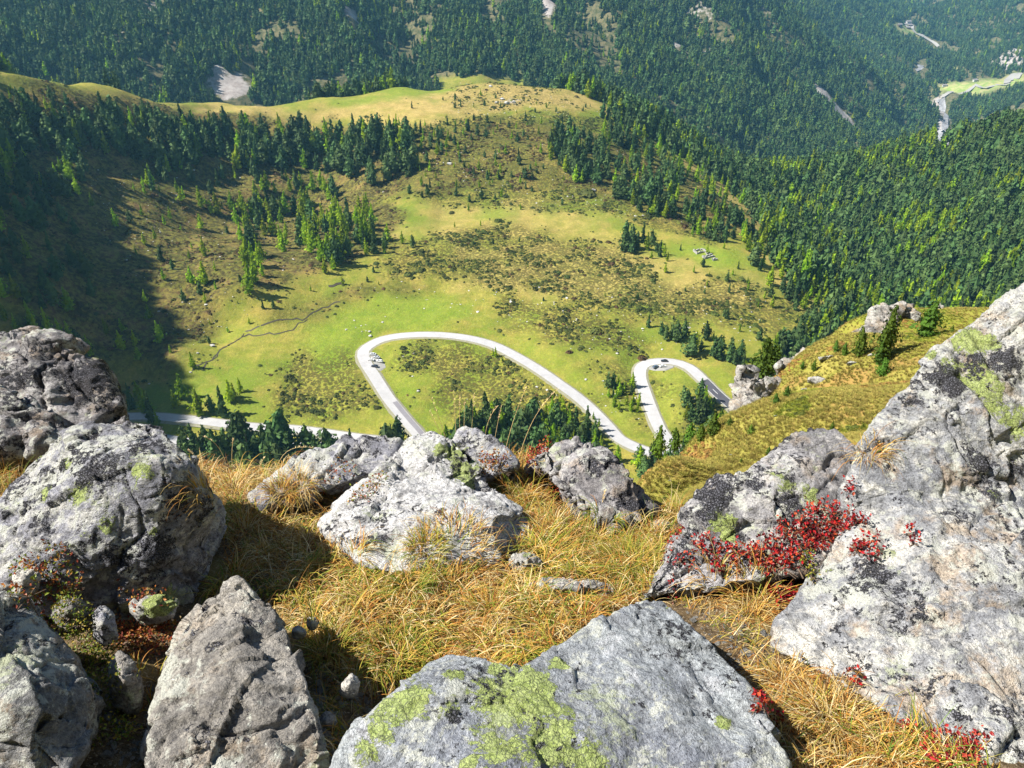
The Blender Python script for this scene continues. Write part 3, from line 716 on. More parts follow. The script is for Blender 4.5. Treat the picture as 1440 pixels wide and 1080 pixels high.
for r0, r1, cell in bands:
    st = math.sqrt(cell); amin, amax = R(-38), R(41)
    xs_ = np.arange(-r1 * .65, r1 * .7, st); ys_ = np.arange(r0 * .6, r1, st)
    gx, gy = np.meshgrid(xs_, ys_); gx = gx.ravel() + g.uniform(-.5, .5, gx.size) * st; gy = gy.ravel() + g.uniform(-.5, .5, gy.size) * st
    d = np.hypot(gx, gy); m = (d >= r0) & (d < r1) & (np.arctan2(gx, gy) > amin) & (np.arctan2(gx, gy) < amax)
    gx, gy, d = gx[m], gy[m], d[m]; gz = H(gx, gy)
    u, v, _ = proj(np.stack([gx, gy, gz + 20], -1)); m = (u > -60) & (u < 1500) & (v > -60) & (v < 800)
    gx, gy, gz, d = gx[m], gy[m], gz[m], d[m]
    f = bil(foG, gx, gy) * (1 - np.clip(bil(vmG, gx, gy) * 1.6, 0, 1)) * (1 - np.clip((bare_at(gx, gy) - .25) * 2.2, 0, .97))
    f = f * far_clear(gx, gy)
    thin = fbm(xy3(gx, gy, 120, 21), 4)
    f = f * np.where((thin > .30) & (d > 1400), .22, np.where((thin > .62), .3, 1.0))
    m = g.uniform(size=len(gx)) < f
    gx, gy, gz, d = gx[m], gy[m], gz[m], d[m]
    # drop the trees that the ridges hide from the whole neighbourhood of the viewpoint
    vis = np.ones(len(gx), bool)
    for t in np.linspace(.25, .985, 60):
        vis &= (gz + 26) * t > H(gx * t, gy * t) - 6
    gx, gy, gz, d = gx[vis], gy[vis], gz[vis], d[vis]
    nz = fbm(xy3(gx, gy, 60, 33), 4)
    pl = np.where(d < 1400, .20 + nz * .8, .05 + nz * .25)
    lar = g.uniform(size=len(gx)) < np.clip(pl, .02, .9)
    k = np.where(lar, 6 + g.integers(0, 4, len(gx)), g.integers(0, 6, len(gx)))
    hh = np.clip(g.normal(17, 3.8, len(gx)), 7, 27) * np.where(d < 1400, 1.1, 1.1) * (1 + .15 * fbm(xy3(gx, gy, 60, 41), 2)) * (1 + sstep(2500, 4500, d) * .25)
    fp.append(np.stack([gx, gy, gz - .3], -1)); fs_.append(hh / 10); fr.append(g.uniform(0, 6.28, len(gx))); fk.append(k); fw.append(g.uniform(.85, 1.55, len(gx)))
gx = g.uniform(-650, -455, 700); gy = g.uniform(330, 780, 700); gz = H(gx, gy)      # unseen trees added left of the frame to make the hollow's shadow edge jagged
fp.append(np.stack([gx, gy, gz - .3], -1)); fs_.append(g.uniform(1.2, 2.4, 700)); fr.append(g.uniform(0, 6.28, 700)); fk.append(g.integers(0, 6, 700)); fw.append(g.uniform(.9, 1.4, 700))
# small growth along the open crest plus what is past the countable number in the basin
ex = extra
if ex:
    fp.append(np.array([[c[0], c[1], float(H(c[0], c[1])) - .1] for c in ex])); fs_.append(np.array([c[2] / 10 for c in ex])); fr.append(np.array([c[6] for c in ex]))
    fk.append(np.array([{'pine': 0, 'spruce': 4, 'larch': 6}[c[3]] + c[5] % 2 for c in ex])); fw.append(np.ones(len(ex)))
forest = instancer('forest', np.vstack(fp), np.concatenate(fs_), np.concatenate(fr), np.concatenate(fk),
                   [p[2] for p in protos['pine'] + protos['spruce'] + protos['larch']], wide=np.concatenate(fw))
tag(forest, 'dense conifer forest covering the ridges and valley sides', 'forest', kind='stuff')
print('TREES', len(keep), len(extra), 'FOREST', sum(len(a) for a in fp))

# dwarf-shrub cushions on the basin floor and the heath slopes (ground cover)
def shrub_geo(seed):
    g = np.random.default_rng(seed); V, Fs = [], []
    for i in range(46):
        a = g.uniform(0, 6.28); q = math.sqrt(g.uniform()); c = np.array([math.cos(a) * q, math.sin(a) * q * .75, .42 * (1 - q * q) + .05])
        s = g.uniform(.2, .34); nrm = np.array([c[0] * .8, c[1] * .8, .8]) + g.normal(size=3) * .35; nrm /= np.linalg.norm(nrm)
        u = np.cross(nrm, g.normal(size=3)); u /= np.linalg.norm(u); w = np.cross(nrm, u); k = len(V)
        V += [c + u * s, c + w * s, c - u * s, c - w * s - nrm * .1]; Fs.append((k, k + 1, k + 2, k + 3))
    return V, Fs
m_shrub = leaf_mat('juniper_cushions', (.045, .065, .014), (.085, .10, .022), .8, .1)
m_heath = leaf_mat('heather_cushions', (.075, .062, .02), (.12, .075, .035), .8, .1)
shr = [me_of('cushion', *shrub_geo(s), [m_shrub if s < 3 else m_heath]) for s in range(5)]
gx = g.uniform(-430, 560, 260000); gy = g.uniform(380, 1080, 260000); gz = H(gx, gy)
sp = bil(specks.reshape(X.shape), gx, gy); he = bil(heath.reshape(X.shape), gx, gy); lu = bil(lush.reshape(X.shape), gx, gy)
cl = fbm(xy3(gx, gy, 26, 51), 4)
pr_ = (sp * np.clip(cl * 1.6 + .34, 0, 1) * 1.0 + he * np.clip(cl + .35, .04, 1) * .5) * (1 - lu) * (1 - bil(foG, gx, gy)) + .003
keepm = (g.uniform(size=len(gx)) < pr_) ; gx, gy, gz = gx[keepm], gy[keepm], gz[keepm]
u, v, _ = proj(np.stack([gx, gy, gz], -1)); m = (u > -40) & (u < 1480) & (v < 700) & (road_dist(gx, gy) > 7); gx, gy, gz = gx[m], gy[m], gz[m]
hev = bil(heath.reshape(X.shape), gx, gy) > .5
k = np.where((hev & (g.uniform(size=len(gx)) < .7)) | (g.uniform(size=len(gx)) < .08), g.integers(3, 5, len(gx)), g.integers(0, 3, len(gx)))
sc = np.exp(g.normal(.0, .5, len(gx))) * .82 * np.where(hev, .85, 1)
tag(instancer('shrub_cover', np.stack([gx, gy, gz - .05], -1), sc, g.uniform(0, 6.28, len(gx)), k, shr), 'low juniper and heather cushions dotting the basin', 'ground cover', kind='stuff')
print('SHRUBS', len(gx))
# ------------------------------------------------------------------ near mountainside (right-hand grass slope falling to the basin)
mp = []
def mpix(L, dz=0, sc=1.0):
    for u, v, D in L:
        w = Wd(u, v, D); mp.append((w[0] * sc, w[1] * sc, w[2] * sc - dz))
mpix([(905,735,9),(960,705,13),(1100,630,22),(1180,612,28),(1240,560,40),(1300,510,56),(1370,462,85),(1440,440,105),(1440,520,50),(1440,620,26),
      (878,668,30),(915,652,37),(950,640,44),(1000,615,56),(1040,592,66),(1075,568,74),(1120,535,84),(1180,497,96),(1240,474,106),(1320,452,118),(1385,444,124),(1440,436,130),
      (1050,630,38),(1150,570,55),(1250,510,75),(1000,670,24)])
for u, v, D in [(860,690,30),(878,668,30),(915,652,37),(950,640,44),(1000,615,56),(1040,592,66),(1075,568,74),(1120,535,84),(1180,497,96),(1240,474,106),(1320,452,118),(1385,444,124),(1470,430,135)]:
    for f, dz in ((1.35, 9 + D * .16), (1.9, 26 + D * .4)):
        w = Wd(u, v, D * f); mp.append((w[0], w[1], w[2] - dz))
mp += [(0,0,-1.75),(0,2.4,-2.4),(-2.5,2.6,-2.7),(.9,2.4,-2.9),(0,3.6,-3.5),(-3,4.2,-4.4),(1.5,3.5,-3.9),(3,3.6,-3.7),(0,6,-6.6),(-6,6,-6.5),(0,12,-14.5),(-12,12,-14),(0,30,-36),(-30,30,-36),(8,30,-32),
       (0,70,-78),(-70,70,-86),(25,75,-76),(0,150,-158),(-150,150,-175),(-20,250,-262),(-250,250,-290),(100,250,-255),(-6,-6,-.5),(5,-8,1),(0,-4,-.8),(10,-8,2.5),(12,4,-1.5),(30,5,1),(60,10,6),(100,40,-6),(160,120,-46),(220,200,-150),(-60,-25,-6),(120,-30,50),(-120,-40,-20),(-120,60,-100),(-25,40,-44),(-50,60,-70),(-90,90,-108),(-100,150,-165),(-60,20,-42),(-25,10,-20),(0,-60,40)]
mp = np.array(mp)
def warp(x, y):
    r = np.maximum(np.hypot(x, y), 1.2); return np.stack([x / r * .9, y / r * .9, np.log(r)], -1), r
_wp, _wr = warp(mp[:, 0], mp[:, 1])
class RBF3:
    def __init__(s, P, Z, c=.04, lam=.0015):
        s.P = P; s.c = c; n = len(P); A = s.k(P) + np.eye(n) * lam; Q = np.c_[np.ones(n), P]
        w = np.linalg.solve(np.block([[A, Q], [Q.T, np.zeros((4, 4))]]), np.r_[Z, 0, 0, 0, 0]); s.w = w[:n]; s.a = w[n:]
    def k(s, X): return -np.sqrt(((X[:, None, :] - s.P[None]) ** 2).sum(-1) + s.c ** 2)
    def __call__(s, X): return np.concatenate([s.k(X[i:i + 20000]) @ s.w for i in range(0, len(X), 20000)]) + np.c_[np.ones(len(X)), X] @ s.a
_m3 = RBF3(_wp, mp[:, 2] / _wr)
def mrbf(x, y):
    w, r = warp(np.ravel(x), np.ravel(y)); return (_m3(w) * r).reshape(np.shape(x))
def sax(lo, hi, n, k=3.2):
    t = np.linspace(-1, 1, n); s = np.sinh(t * k) / math.sinh(k)
    return np.where(s < 0, -s * lo, s * hi)
MX = sax(-240, 270, 360, 4.6); MY = np.r_[-np.sinh(np.linspace(3.4, 0, 40, endpoint=False)) / math.sinh(3.4) * 55, np.sinh(np.linspace(0, 4.6, 300)) / math.sinh(4.6) * 270]
mx, my = np.meshgrid(MX, MY)
md_ = np.hypot(mx, my)
Mz = mrbf(mx, my) + sstep(4, 30, md_) * (fbm(xy3(mx, my, 26, 2), 4) * .9 - sstep(10, 60, md_) * 1.2 + fbm(xy3(mx + my * .6, my * .5 - mx * .3, 5, 8), 3) * .32) + sstep(3, 8, md_) * fbm(xy3(mx, my, 1.1, 4), 3) * .05
Mz = np.minimum(Mz, np.where((np.abs(mx) < 7) & (my < 7) & (my > -3), -1.65 - .33 * (my - 1.15) - .22 - np.maximum(0, my - 3.0) * .6, 1e3))
def M(x, y):
    x = np.asarray(x, float); y = np.asarray(y, float)
    i = np.clip(np.searchsorted(MX, x) - 1, 0, len(MX) - 2); j = np.clip(np.searchsorted(MY, y) - 1, 0, len(MY) - 2)
    fx = np.clip((x - MX[i]) / (MX[i + 1] - MX[i]), 0, 1); fy = np.clip((y - MY[j]) / (MY[j + 1] - MY[j]), 0, 1)
    return (Mz[j, i] * (1 - fx) + Mz[j, i + 1] * fx) * (1 - fy) + (Mz[j + 1, i] * (1 - fx) + Mz[j + 1, i + 1] * fx) * fy
def mcast(u, v): return cast(u, v, M, 3.0, 400.)
a_, b_ = mx.shape; ii = np.arange(a_ * b_).reshape(a_, b_)
mq = np.stack([ii[:-1, :-1], ii[:-1, 1:], ii[1:, 1:], ii[1:, :-1]], -1).reshape(-1, 4)
def slope_mat():
    t = NT('autumn_slope_grass'); pos = t.n('TexCoord').outputs['Object']
    st = t.n('Mapping', {'Vector': pos, 'Rotation': (0, 0, R(35)), 'Scale': (.35, 1.0, 1.0)}).outputs[0]
    n1 = t.noise(pos, .09, 5, .6); n2 = t.noise(st, .8, 5, .7); n3 = t.noise(st, 4.5, 4, .7); n4 = t.noise(pos, .3, 4, .65)
    c = t.mix(t.rng(n2, .36, .64), (.185, .185, .030), (.33, .28, .07))
    c = t.mix(t.rng(n1, .46, .60), c, (.22, .235, .03))
    c = t.mix(t.math('MULTIPLY', t.rng(n4, .50, .62), .85), c, (.30, .18, .06))
    c = t.mix(t.math('MULTIPLY', t.rng(n3, .56, .70), .6), c, (.10, .075, .025))
    c = t.mix(t.math('MULTIPLY', t.rng(t.noise(st, 1.7, 3, .6), .60, .68), .6), c, (.12, .16, .025))
    h = t.math('ADD', t.math('MULTIPLY', n2, .5), t.math('MULTIPLY', n3, .3))
    return t.done(c, .95, t.bump(h, .6, .8), spec=.1)
m_slope = slope_mat()
tag(mk('hillside', np.c_[mx.ravel(), my.ravel(), Mz.ravel()], mq, m_slope), 'steep golden grass slope falling away to the basin', 'slope', kind='structure')

# ------------------------------------------------------------------ rock building
def rock_mat(name, light=.5, dark=.5, green=.4, ochre=.15, tint=(.30, .30, .32), pale=(.58, .56, .52), sc=1.0, strata=(.4, .2, 1.0), warm=.0, ysep=None):
    t = NT(name); pos = t.n('TexCoord').outputs['Object']
    tint = tuple(x * 1.25 for x in tint); pale = tuple(x * 1.0 for x in pale)
    pos = t.n('VectorMath', {0: pos, 1: (random.uniform(0, 50),) * 3}, operation='ADD').outputs[0]
    def f(x): return x / sc
    sv = Vector(strata).normalized(); q = sv.to_track_quat('Z', 'Y').inverted().to_euler()
    st = t.n('Mapping', {'Vector': pos, 'Rotation': tuple(q), 'Scale': (1, 1, 4.5)}).outputs[0]
    n0 = t.noise(pos, f(2.6), 6, .65); n1 = t.noise(pos, f(12), 7, .72, .3); n2 = t.noise(pos, f(55), 5, .8); n3 = t.noise(st, f(9), 6, .72); n4 = t.noise(pos, f(170), 3, .8)
    c = t.mix(t.rng(n0, .40, .60), tuple(x * .8 for x in tint), tuple(min(.6, x * 1.5) for x in tint))
    c = t.mix(t.rng(n3, .36, .62), t.mix(.45, c, (.05, .05, .055)), c)
    pl = t.math('ADD', t.math('MULTIPLY', n1, .65), t.math('ADD', t.math('MULTIPLY', n0, .35), t.math('MULTIPLY', t.math('SUBTRACT', n3, .5), .35)))
    c = t.mix(t.rng(pl, .585 - .15 * light, .66 - .15 * light), c, pale)
    if warm: c = t.mix(t.math('MULTIPLY', t.rng(t.noise(pos, f(5.3), 6, .7), .52, .60), warm), c, (.50, .36, .22))
    # grain
    c = t.mix(t.math('MULTIPLY', t.rng(n2, .36, .50, 1, 0), .58), c, (.03, .03, .036))
    c = t.mix(t.math('MULTIPLY', t.rng(n4, .40, .50, 1, 0), .45), c, (.04, .04, .045))
    c = t.mix(t.math('MULTIPLY', t.rng(n2, .58, .70), .45), c, (.60, .59, .57))
    # white crusts
    wm = t.rng(t.math('ADD', t.math('MULTIPLY', t.noise(pos, f(15), 7, .75, .4), .75), t.math('MULTIPLY', t.noise(pos, f(3.1), 2), .3)), .555, .60)
    c = t.mix(t.math('MULTIPLY', wm, .8), c, (.52, .53, .47))
    g1 = t.noise(pos, f(2.7), 2, .5)
    gn = t.math('ADD', g1, t.math('MULTIPLY', t.math('SUBTRACT', t.noise(pos, f(30), 6, .8), .5), .75))
    gn = t.math('ADD', gn, t.math('MULTIPLY', t.attr('lime'), .33))
    gm = t.rng(gn, .80 - .17 * green, .83 - .17 * green)
    gc = t.mix(t.rng(n2, .42, .58), (.26, .33, .075), (.42, .49, .16))
    gc = t.mix(t.rng(t.vor(pos, f(80), 'DISTANCE_TO_EDGE'), .02, .08, .8, 0), gc, (.05, .06, .025))
    c = t.mix(t.math('MULTIPLY', gm, .9), c, gc)
    pg = t.rng(t.math('ADD', t.noise(pos, f(4.1), 2, .5), t.math('MULTIPLY', t.math('SUBTRACT', t.noise(pos, f(38), 5, .8), .5), .7)), .70 - .1 * green, .76 - .1 * green)
    c = t.mix(t.math('MULTIPLY', pg, .6), c, (.42, .46, .28))
    on = t.rng(t.noise(pos, f(13), 5, .75), .735 - .1 * ochre, .76 - .1 * ochre)
    c = t.mix(on, c, (.34, .17, .02))
    # black foliose lichen in crumbly clumps
    bn = t.math('ADD', t.math('MULTIPLY', t.noise(pos, f(3.4), 3, .6), .62), t.math('ADD', t.math('MULTIPLY', t.noise(pos, f(17), 4, .65, .5), .40), t.math('MULTIPLY', t.math('SUBTRACT', t.noise(pos, f(48), 4, .78), .5), .62)))
    bn = t.math('ADD', bn, t.math('MULTIPLY', t.attr('black'), .135))
    bm = t.rng(bn, .672 - .15 * dark, .69 - .15 * dark)
    bv = t.vor(pos, f(120), 'DISTANCE_TO_EDGE')
    bc = t.mix(t.rng(bv, .02, .16), (.006, .006, .008), t.mix(t.rng(n4, .42, .62), (.035, .035, .045), (.20, .20, .235)))
    c = t.mix(t.math('MULTIPLY', bm, .94), c, bc)
    h = t.math('ADD', t.math('MULTIPLY', n1, .022 * sc), t.math('MULTIPLY', n3, .026 * sc))
    h = t.math('ADD', h, t.math('MULTIPLY', n2, .013 * sc)); h = t.math('ADD', h, t.math('MULTIPLY', n4, .0045 * sc))
    h = t.math('ADD', h, t.math('MULTIPLY', bm, t.math('ADD', .004 * sc, t.math('MULTIPLY', t.rng(bv, 0, .18), .008 * sc))))
    h = t.math('ADD', h, t.math('MULTIPLY', gm, .003 * sc))
    return t.done(c, .9, t.bump(h, 1.0, 1.0), spec=.25)
def hull(P):
    bm = bmesh.new(); [bm.verts.new(p) for p in P]; r = bmesh.ops.convex_hull(bm, input=bm.verts)
    bmesh.ops.delete(bm, geom=[x for x in set(r['geom_interior'] + r['geom_unused']) if isinstance(x, bmesh.types.BMVert) and x.is_valid], context='VERTS')
    bm.verts.index_update(); V = [v.co.copy() for v in bm.verts]; Fs = [[v.index for v in f.verts] for f in bm.faces]; bm.free(); return V, Fs
TV_ = []
def facets(p, seed):
    """Worley cells, each a tilted plane: chipped faces that meet in edges"""
    i = np.floor(p).astype(np.int64); best = np.full(len(p), 1e9); out = np.zeros(len(p))
    for dx in (-1, 0, 1):
        for dy in (-1, 0, 1):
            for dz in (-1, 0, 1):
                c = i + (dx, dy, dz); h = _perm[_perm[_perm[(c[:, 0] + seed) & 255] + (c[:, 1] & 255)] + (c[:, 2] & 255)]
                cp = c + .5 + _g[h] * .55; r = p - cp; d = (r ** 2).sum(1); m = d < best; best[m] = d[m]; out[m] = ((r * _g[(h * 7 + 13) & 255]).sum(1))[m]
    return out
SPOTS = {'lime': [(580,985,35),(540,1020,32),(510,1050,28),(640,1000,22),(720,990,50),(690,1050,60),(650,1062,40),(770,1040,42),(820,1070,30),(640,942,15),(700,937,14),(790,930,12),(1020,1010,14),(1345,512,24),(1372,530,30),(1400,552,32),(1432,578,34),(1300,498,15),(1262,462,9),(1395,478,12),(1360,474,22),
    (1090,660,24),(1112,678,20),(1132,694,14),(1015,735,16),(1027,750,12),(150,735,26),(130,750,22),(195,655,24),(90,650,18),(60,690,14),(220,745,10),(110,690,18),(30,470,10),(640,630,20),(655,655,20),(622,625,12),(647,692,10),(666,675,12),(890,650,10),(230,845,16),(1250,770,16),(1160,985,8),(1235,1005,14),(1400,690,14)],
  'black': [(1330,532,24),(1370,500,26),(1415,500,24),(1285,560,18),(1265,700,18),(1350,722,20),(1380,640,24),(1430,650,20),(1250,650,14),(1225,720,16),(1330,822,9),(1362,890,8),(1300,866,12),(1415,770,14),(1200,680,12),(1345,1000,14),(1425,860,12),(1300,480,16),
    (1010,700,26),(1060,680,16),(1110,725,22),(960,770,18),(1142,742,20),(1132,640,16),(1040,750,14),(170,640,28),(120,660,24),(250,700,34),(230,790,42),(290,720,26),(60,730,20),(130,612,20),(200,620,22),(180,800,24),(30,760,18),(610,640,12),(650,640,13),(690,742,12),(560,700,10),(575,732,12),(540,752,10),(600,690,8),(620,715,8),
    (640,1002,18),(620,985,14),(900,992,16),(880,1030,16),(960,1052,30),(1062,1060,24),(1000,1000,14),(310,902,15),(265,940,10),(350,870,9),(60,480,24),(120,540,24),(150,570,20),(20,530,24),(840,650,18),(880,700,18)]}
def spot_attr(co, key):
    u, v, fy = proj(co); o = np.zeros(len(co))
    for su, sv_, r in SPOTS[key]:
        d2 = (u - su) ** 2 + (v - sv_) ** 2; m = d2 < 36
        if not m.any() or fy.min() > 8: continue
        k = np.where(m)[0][fy[m].argmin()]; rw = r * fy[k] / F * (1.3 if key == 'lime' else .95)
        o = np.maximum(o, np.exp(-((co - co[k]) ** 2).sum(1) / rw ** 2))
    return o
def build_rock(name, hulls, mat, vox, size=1.0, seed=0, strata=(.4, .2, 1.0), amp=1.0, crack=1.0, parent=None, back=None, label=None, group=None, cat='boulder', bur=.35):
    """hulls: list of (points, thickness); points are world points of the faces one sees, the rest of the block stands behind and below them"""
    me = bpy.data.meshes.new('tmp'); V, Fs = [], []
    for pts, th in hulls:
        pts = [Vector(p) for p in pts]; cen = sum(pts, Vector()) / len(pts); bk = []
        for p in pts:
            q = p + p.normalized() * th; q = q + (cen - p) * .12; q.z -= bur * th; bk.append(q)
        hv_, hf = hull(pts + bk); o = len(V); V += hv_; Fs += [[i + o for i in f] for f in hf]
    me.from_pydata([tuple(v) for v in V], [], Fs); o = bpy.data.objects.new('tmp', me); C.objects.link(o)
    r = o.modifiers.new('r', 'REMESH'); r.mode = 'VOXEL'; r.voxel_size = vox; r.use_smooth_shade = True
    s = o.modifiers.new('s', 'SMOOTH'); s.factor = .5; s.iterations = 1
    dg = bpy.context.evaluated_depsgraph_get(); e = o.evaluated_get(dg).to_mesh()
    n = len(e.vertices); co = np.empty(n * 3, np.float32); e.vertices.foreach_get('co', co); co = co.reshape(-1, 3).astype(float)
    no = np.empty(n * 3, np.float32); e.vertices.foreach_get('normal', no); no = no.reshape(-1, 3)
    lt = len(e.loops); li = np.empty(lt, np.int32); e.loops.foreach_get('vertex_index', li); npoly = len(e.polygons); assert lt == npoly * 4
    bpy.data.objects.remove(o); bpy.data.meshes.remove(me)
    TV_.append((name, seed, n)); p = co / size + seed * 7.7; sv = np.array(strata, float); sv /= np.linalg.norm(sv)
    d = fbm(p * 1.5, 2) * .030
    w = fbm(p * 2.6 + 5, 3)
    tt = (p @ sv) * 6.0 + w * .8
    m1 = sstep(-.25, .35, pn(p * 2.1 + 40)); fr = tt - np.floor(tt); fr = np.where(fr < .8, fr / .8, (1 - fr) / .2); d += (fr - .5) * .024 * m1            # plates of the schist end in steps
    t2 = tt * 3.7 + fbm(p * 6, 2) * .6; fr = t2 - np.floor(t2); fr = np.where(fr < .75, fr / .75, (1 - fr) / .25); d += (fr - .5) * .009 * sstep(-.1, .4, pn(p * 3.3 + 60))
    cr = np.abs(pn(p * 2.7 + np.stack([w, w, -w], -1) * .5 + 31)); d -= (1 - sstep(0, .045, cr)) * .026 * crack
    cr2 = np.abs(pn(p * 6.5 + 77)); d -= (1 - sstep(0, .05, cr2)) * .010 * crack
    d += facets(p * 2.6 + w[:, None] * .15, seed) * .050 + facets(p * 6.5 + w[:, None] * .2, seed + 50) * .018
    q_ = pn(p * 5.2 + 13); d += np.round(q_ * 2.5 + .3 * w) / 2.5 * .010                                # chipped facets
    d += fbm(p * 12 + 3, 3) * .0085 + pn(p * 47) * .0036 + pn(p * 88) * .0026
    co = co + no * (d * size * amp)[:, None]
    org = np.array([co[:, 0].mean(), co[:, 1].mean(), co[:, 2].min()])
    ob = mk(name, co, li.reshape(-1, 4), mat, parent, origin=org, col={'lime': spot_attr(co, 'lime'), 'black': spot_attr(co, 'black')})
    return tag(ob, label, cat, group)
def px(L, off=0.0): return [Wy(u, v, y + off) for u, v, y in L]
def pD(L): return [Wd(u, v, D * .90) for u, v, D in L]

# crags on the slope edge
m_crag = rock_mat('crag_rock', .65, .35, .15, .35, tint=(.26, .24, .22), pale=(.52, .49, .45), sc=9, strata=(.7, .3, .6), warm=.5)
build_rock('rock_crag', [(pD([(1026,578,62),(1030,545,64),(1042,520,66),(1056,512,68),(1062,525,67),(1052,560,63),(1036,592,60)]), 9), (pD([(1048,560,62),(1058,525,66),(1090,528,70),(1096,540,69),(1080,560,66),(1050,585,60)]), 8)], m_crag, .2, 10, 1, (.8, .2, .5), 1.5, label='grey crag above the dark stretch of road, a pine on top', cat='crag', bur=.9)
build_rock('rock_crag', [(pD([(1200,505,84),(1210,472,88),(1226,438,92),(1243,428,94),(1252,448,92),(1240,485,87),(1218,512,83)]), 6), (pD([(1240,455,92),(1252,434,94),(1285,426,97),(1292,446,96),(1262,466,92)]), 6)], m_crag, .2, 10, 2, (.5, .5, .7), 1.5, label='slanting pale crag between the two dark pines on the ridge', cat='crag', bur=.7)
build_rock('rock_crag', [(pD([(1300,458,100),(1310,436,102),(1324,426,104),(1331,440,103),(1318,462,100)]), 5)], m_crag, .16, 8, 3, (.6, .5, .6), 1.3, label='small pale outcrop right of the bushy ridge pine', cat='crag', bur=.7)
build_rock('rock_crag', [(pD([(1092,516,72),(1110,500,76),(1140,490,82),(1150,486,84),(1146,498,80),(1110,516,73)]), 5)], m_crag, .18, 9, 4, (.4, .6, .6), 1.2, label='low brown outcrop halfway between the crags', cat='crag', bur=.7)
build_rock('rock_crag', [(pD([(1182,470,88),(1195,464,90),(1207,464,92),(1208,474,90),(1190,482,87)]), 4)], m_crag, .16, 8, 5, (.4, .6, .6), 1.2, label='low grey outcrop left of the slanting crag', cat='crag', bur=.7)
m_out = rock_mat('outcrop_stone', .7, .25, .2, .2, tint=(.30, .29, .28), pale=(.6, .58, .54), sc=8)
outs = [(1151,536,6,'cracked grey stone in mid slope'),(1165,505,5.5,'flat stone upper slope'),(1198,512,4,'small stone'),(1132,548,2.5,'x'),(1030,640,2,'x'),(942,676,1.2,'x'),(1092,585,1.5,'x'),(1226,500,2.5,'x')]
olab = ['cracked grey stone lying halfway up the golden slope', 'flat pale stone below the low outcrop', 'pale stone below the slanting crag', 'grey stone just below the cracked slope stone', 'lone pale stone low on the golden slope', 'tiny stone on the faint path above the boulder', 'small stone beside the green bushes mid slope', 'small stone at the foot of the ridge pine']
for k, (u, v, w_, _) in enumerate(outs):
    p = mcast([u], [v])[0]
    if np.isnan(p[0]): continue
    D = np.linalg.norm(p); s = w_ * 2.6 * D / F
    g = np.random.default_rng(k); pts = [p + np.array([math.cos(a) * s * g.uniform(.7, 1.2), g.uniform(-.2, .2) * s, .30 * s * math.sin(a) + .12 * s]) for a in np.linspace(0, 6.28, 8)[:-1]]
    build_rock('slope_stone', [(pts, s * .8)], m_out, s / 14, s * 2.5, k, amp=.8, label=olab[k], group='stones on the golden slope', cat='stone', bur=.5)

# dwarf pines and bushes of the slope
def near_tree(name, u, v, hpx, kind, seed, lab, cat, n=900, wide=1.0, D=None):
    p = mcast([u], [v])[0]
    if D is not None or np.isnan(p[0]): p = Wd(u, v, D or 80)
    h = hpx * np.linalg.norm(p) / F / .9
    cv, cf = crown_geo(kind, seed, n, h, .62); tv, tf = trunk_geo(seed, h)
    e = empty(name, p, 0)
    cv = [np.array([c[0] * wide, c[1] * wide, c[2]]) for c in cv]
    mk('crown', cv, cf, m_pine2, e, smooth=False); mk('trunk', tv, tf, m_bark, e)
    tag(e, lab, cat, 'dwarf pines and bushes on the golden slope')
m_pine2 = leaf_mat('dwarf_pine_needles', (.055, .105, .016), (.09, .16, .022), 1.5, .18)
nt = [(1241,505,68,'pine',1,'slender dark pine against the slanting crag',1.0),(1234,512,30,'pine',2,'lower pine bush under the slender crag pine',1.1),(1300,472,44,'pine',3,'broad bushy pine right of the slanting crag',1.5),
      (1206,500,38,'pine',4,'narrow pine left of the slanting crag',1.1),(1072,532,58,'pine',5,'broad pine crowning the crag above the road',1.5),(1088,524,38,'pine',6,'smaller pine right of the crag-top pine',1.4),
      (1240,528,24,'pine',7,'low pine bush below the ridge crag',1.6),(1144,522,16,'pine',8,'round bush left of the cracked slope stone',1.5),(1106,558,16,'pine',9,'round green bush below the middle outcrop',1.8),
      (1090,568,16,'pine',10,'green bush nearest the crag foot',1.8),(1055,610,14,'pine',11,'round bush standing alone mid slope',2.0),(1168,610,18,'pine',12,'small upright bush behind the lichened boulder',1.3),
      (1212,603,7,'pine',13,'tiny bush low behind the big boulder',1.8),(1025,598,12,'pine',14,'bush at the lower foot of the crag',2.2),(1008,608,16,'pine',15,'dark bush on the slope edge by the pines',1.8),
      (1338,468,10,'pine',16,'small bush on the ridge right of the crags',1.6),(1186,500,18,'pine',17,'bush just left of the narrow ridge pine',1.6),(958,722,16,'pine',18,'dark green sprig beside the red-leaved boulder',1.2),
      (1080,640,13,'pine',19,'bright bush above the lichened boulder',1.8),(1128,520,12,'pine',20,'bush on top of the middle outcrop',1.8),(1174,495,16,'pine',21,'bush behind the flat pale stone',1.5),(1042,650,6,'pine',22,'tiny bush low on the golden slope',2.2),
      (893,655,34,'pine',23,'leftmost dark pine on the slope edge',1.25),(908,650,30,'pine',24,'pine between the leftmost one and the road end',1.3),(925,644,48,'pine',25,'tallest pine on the slope edge before the road',1.1),
      (948,634,36,'pine',26,'pine right of the tallest edge pine',1.35),(968,626,34,'pine',27,'pine in the middle of the edge row',1.4),(985,620,26,'pine',28,'second last pine of the edge row',1.4),(1002,612,34,'pine',29,'last pine of the edge row below the crag',1.3)]
for k, (u, v, hp, kd, sd_, lab, wd) in enumerate(nt):
    near_tree('pine_bush' if hp < 30 else 'dwarf_pine', u, v, hp, kd, sd_, lab, 'bush' if hp < 30 else 'dwarf pine', 320 if hp < 20 else 800, wd)

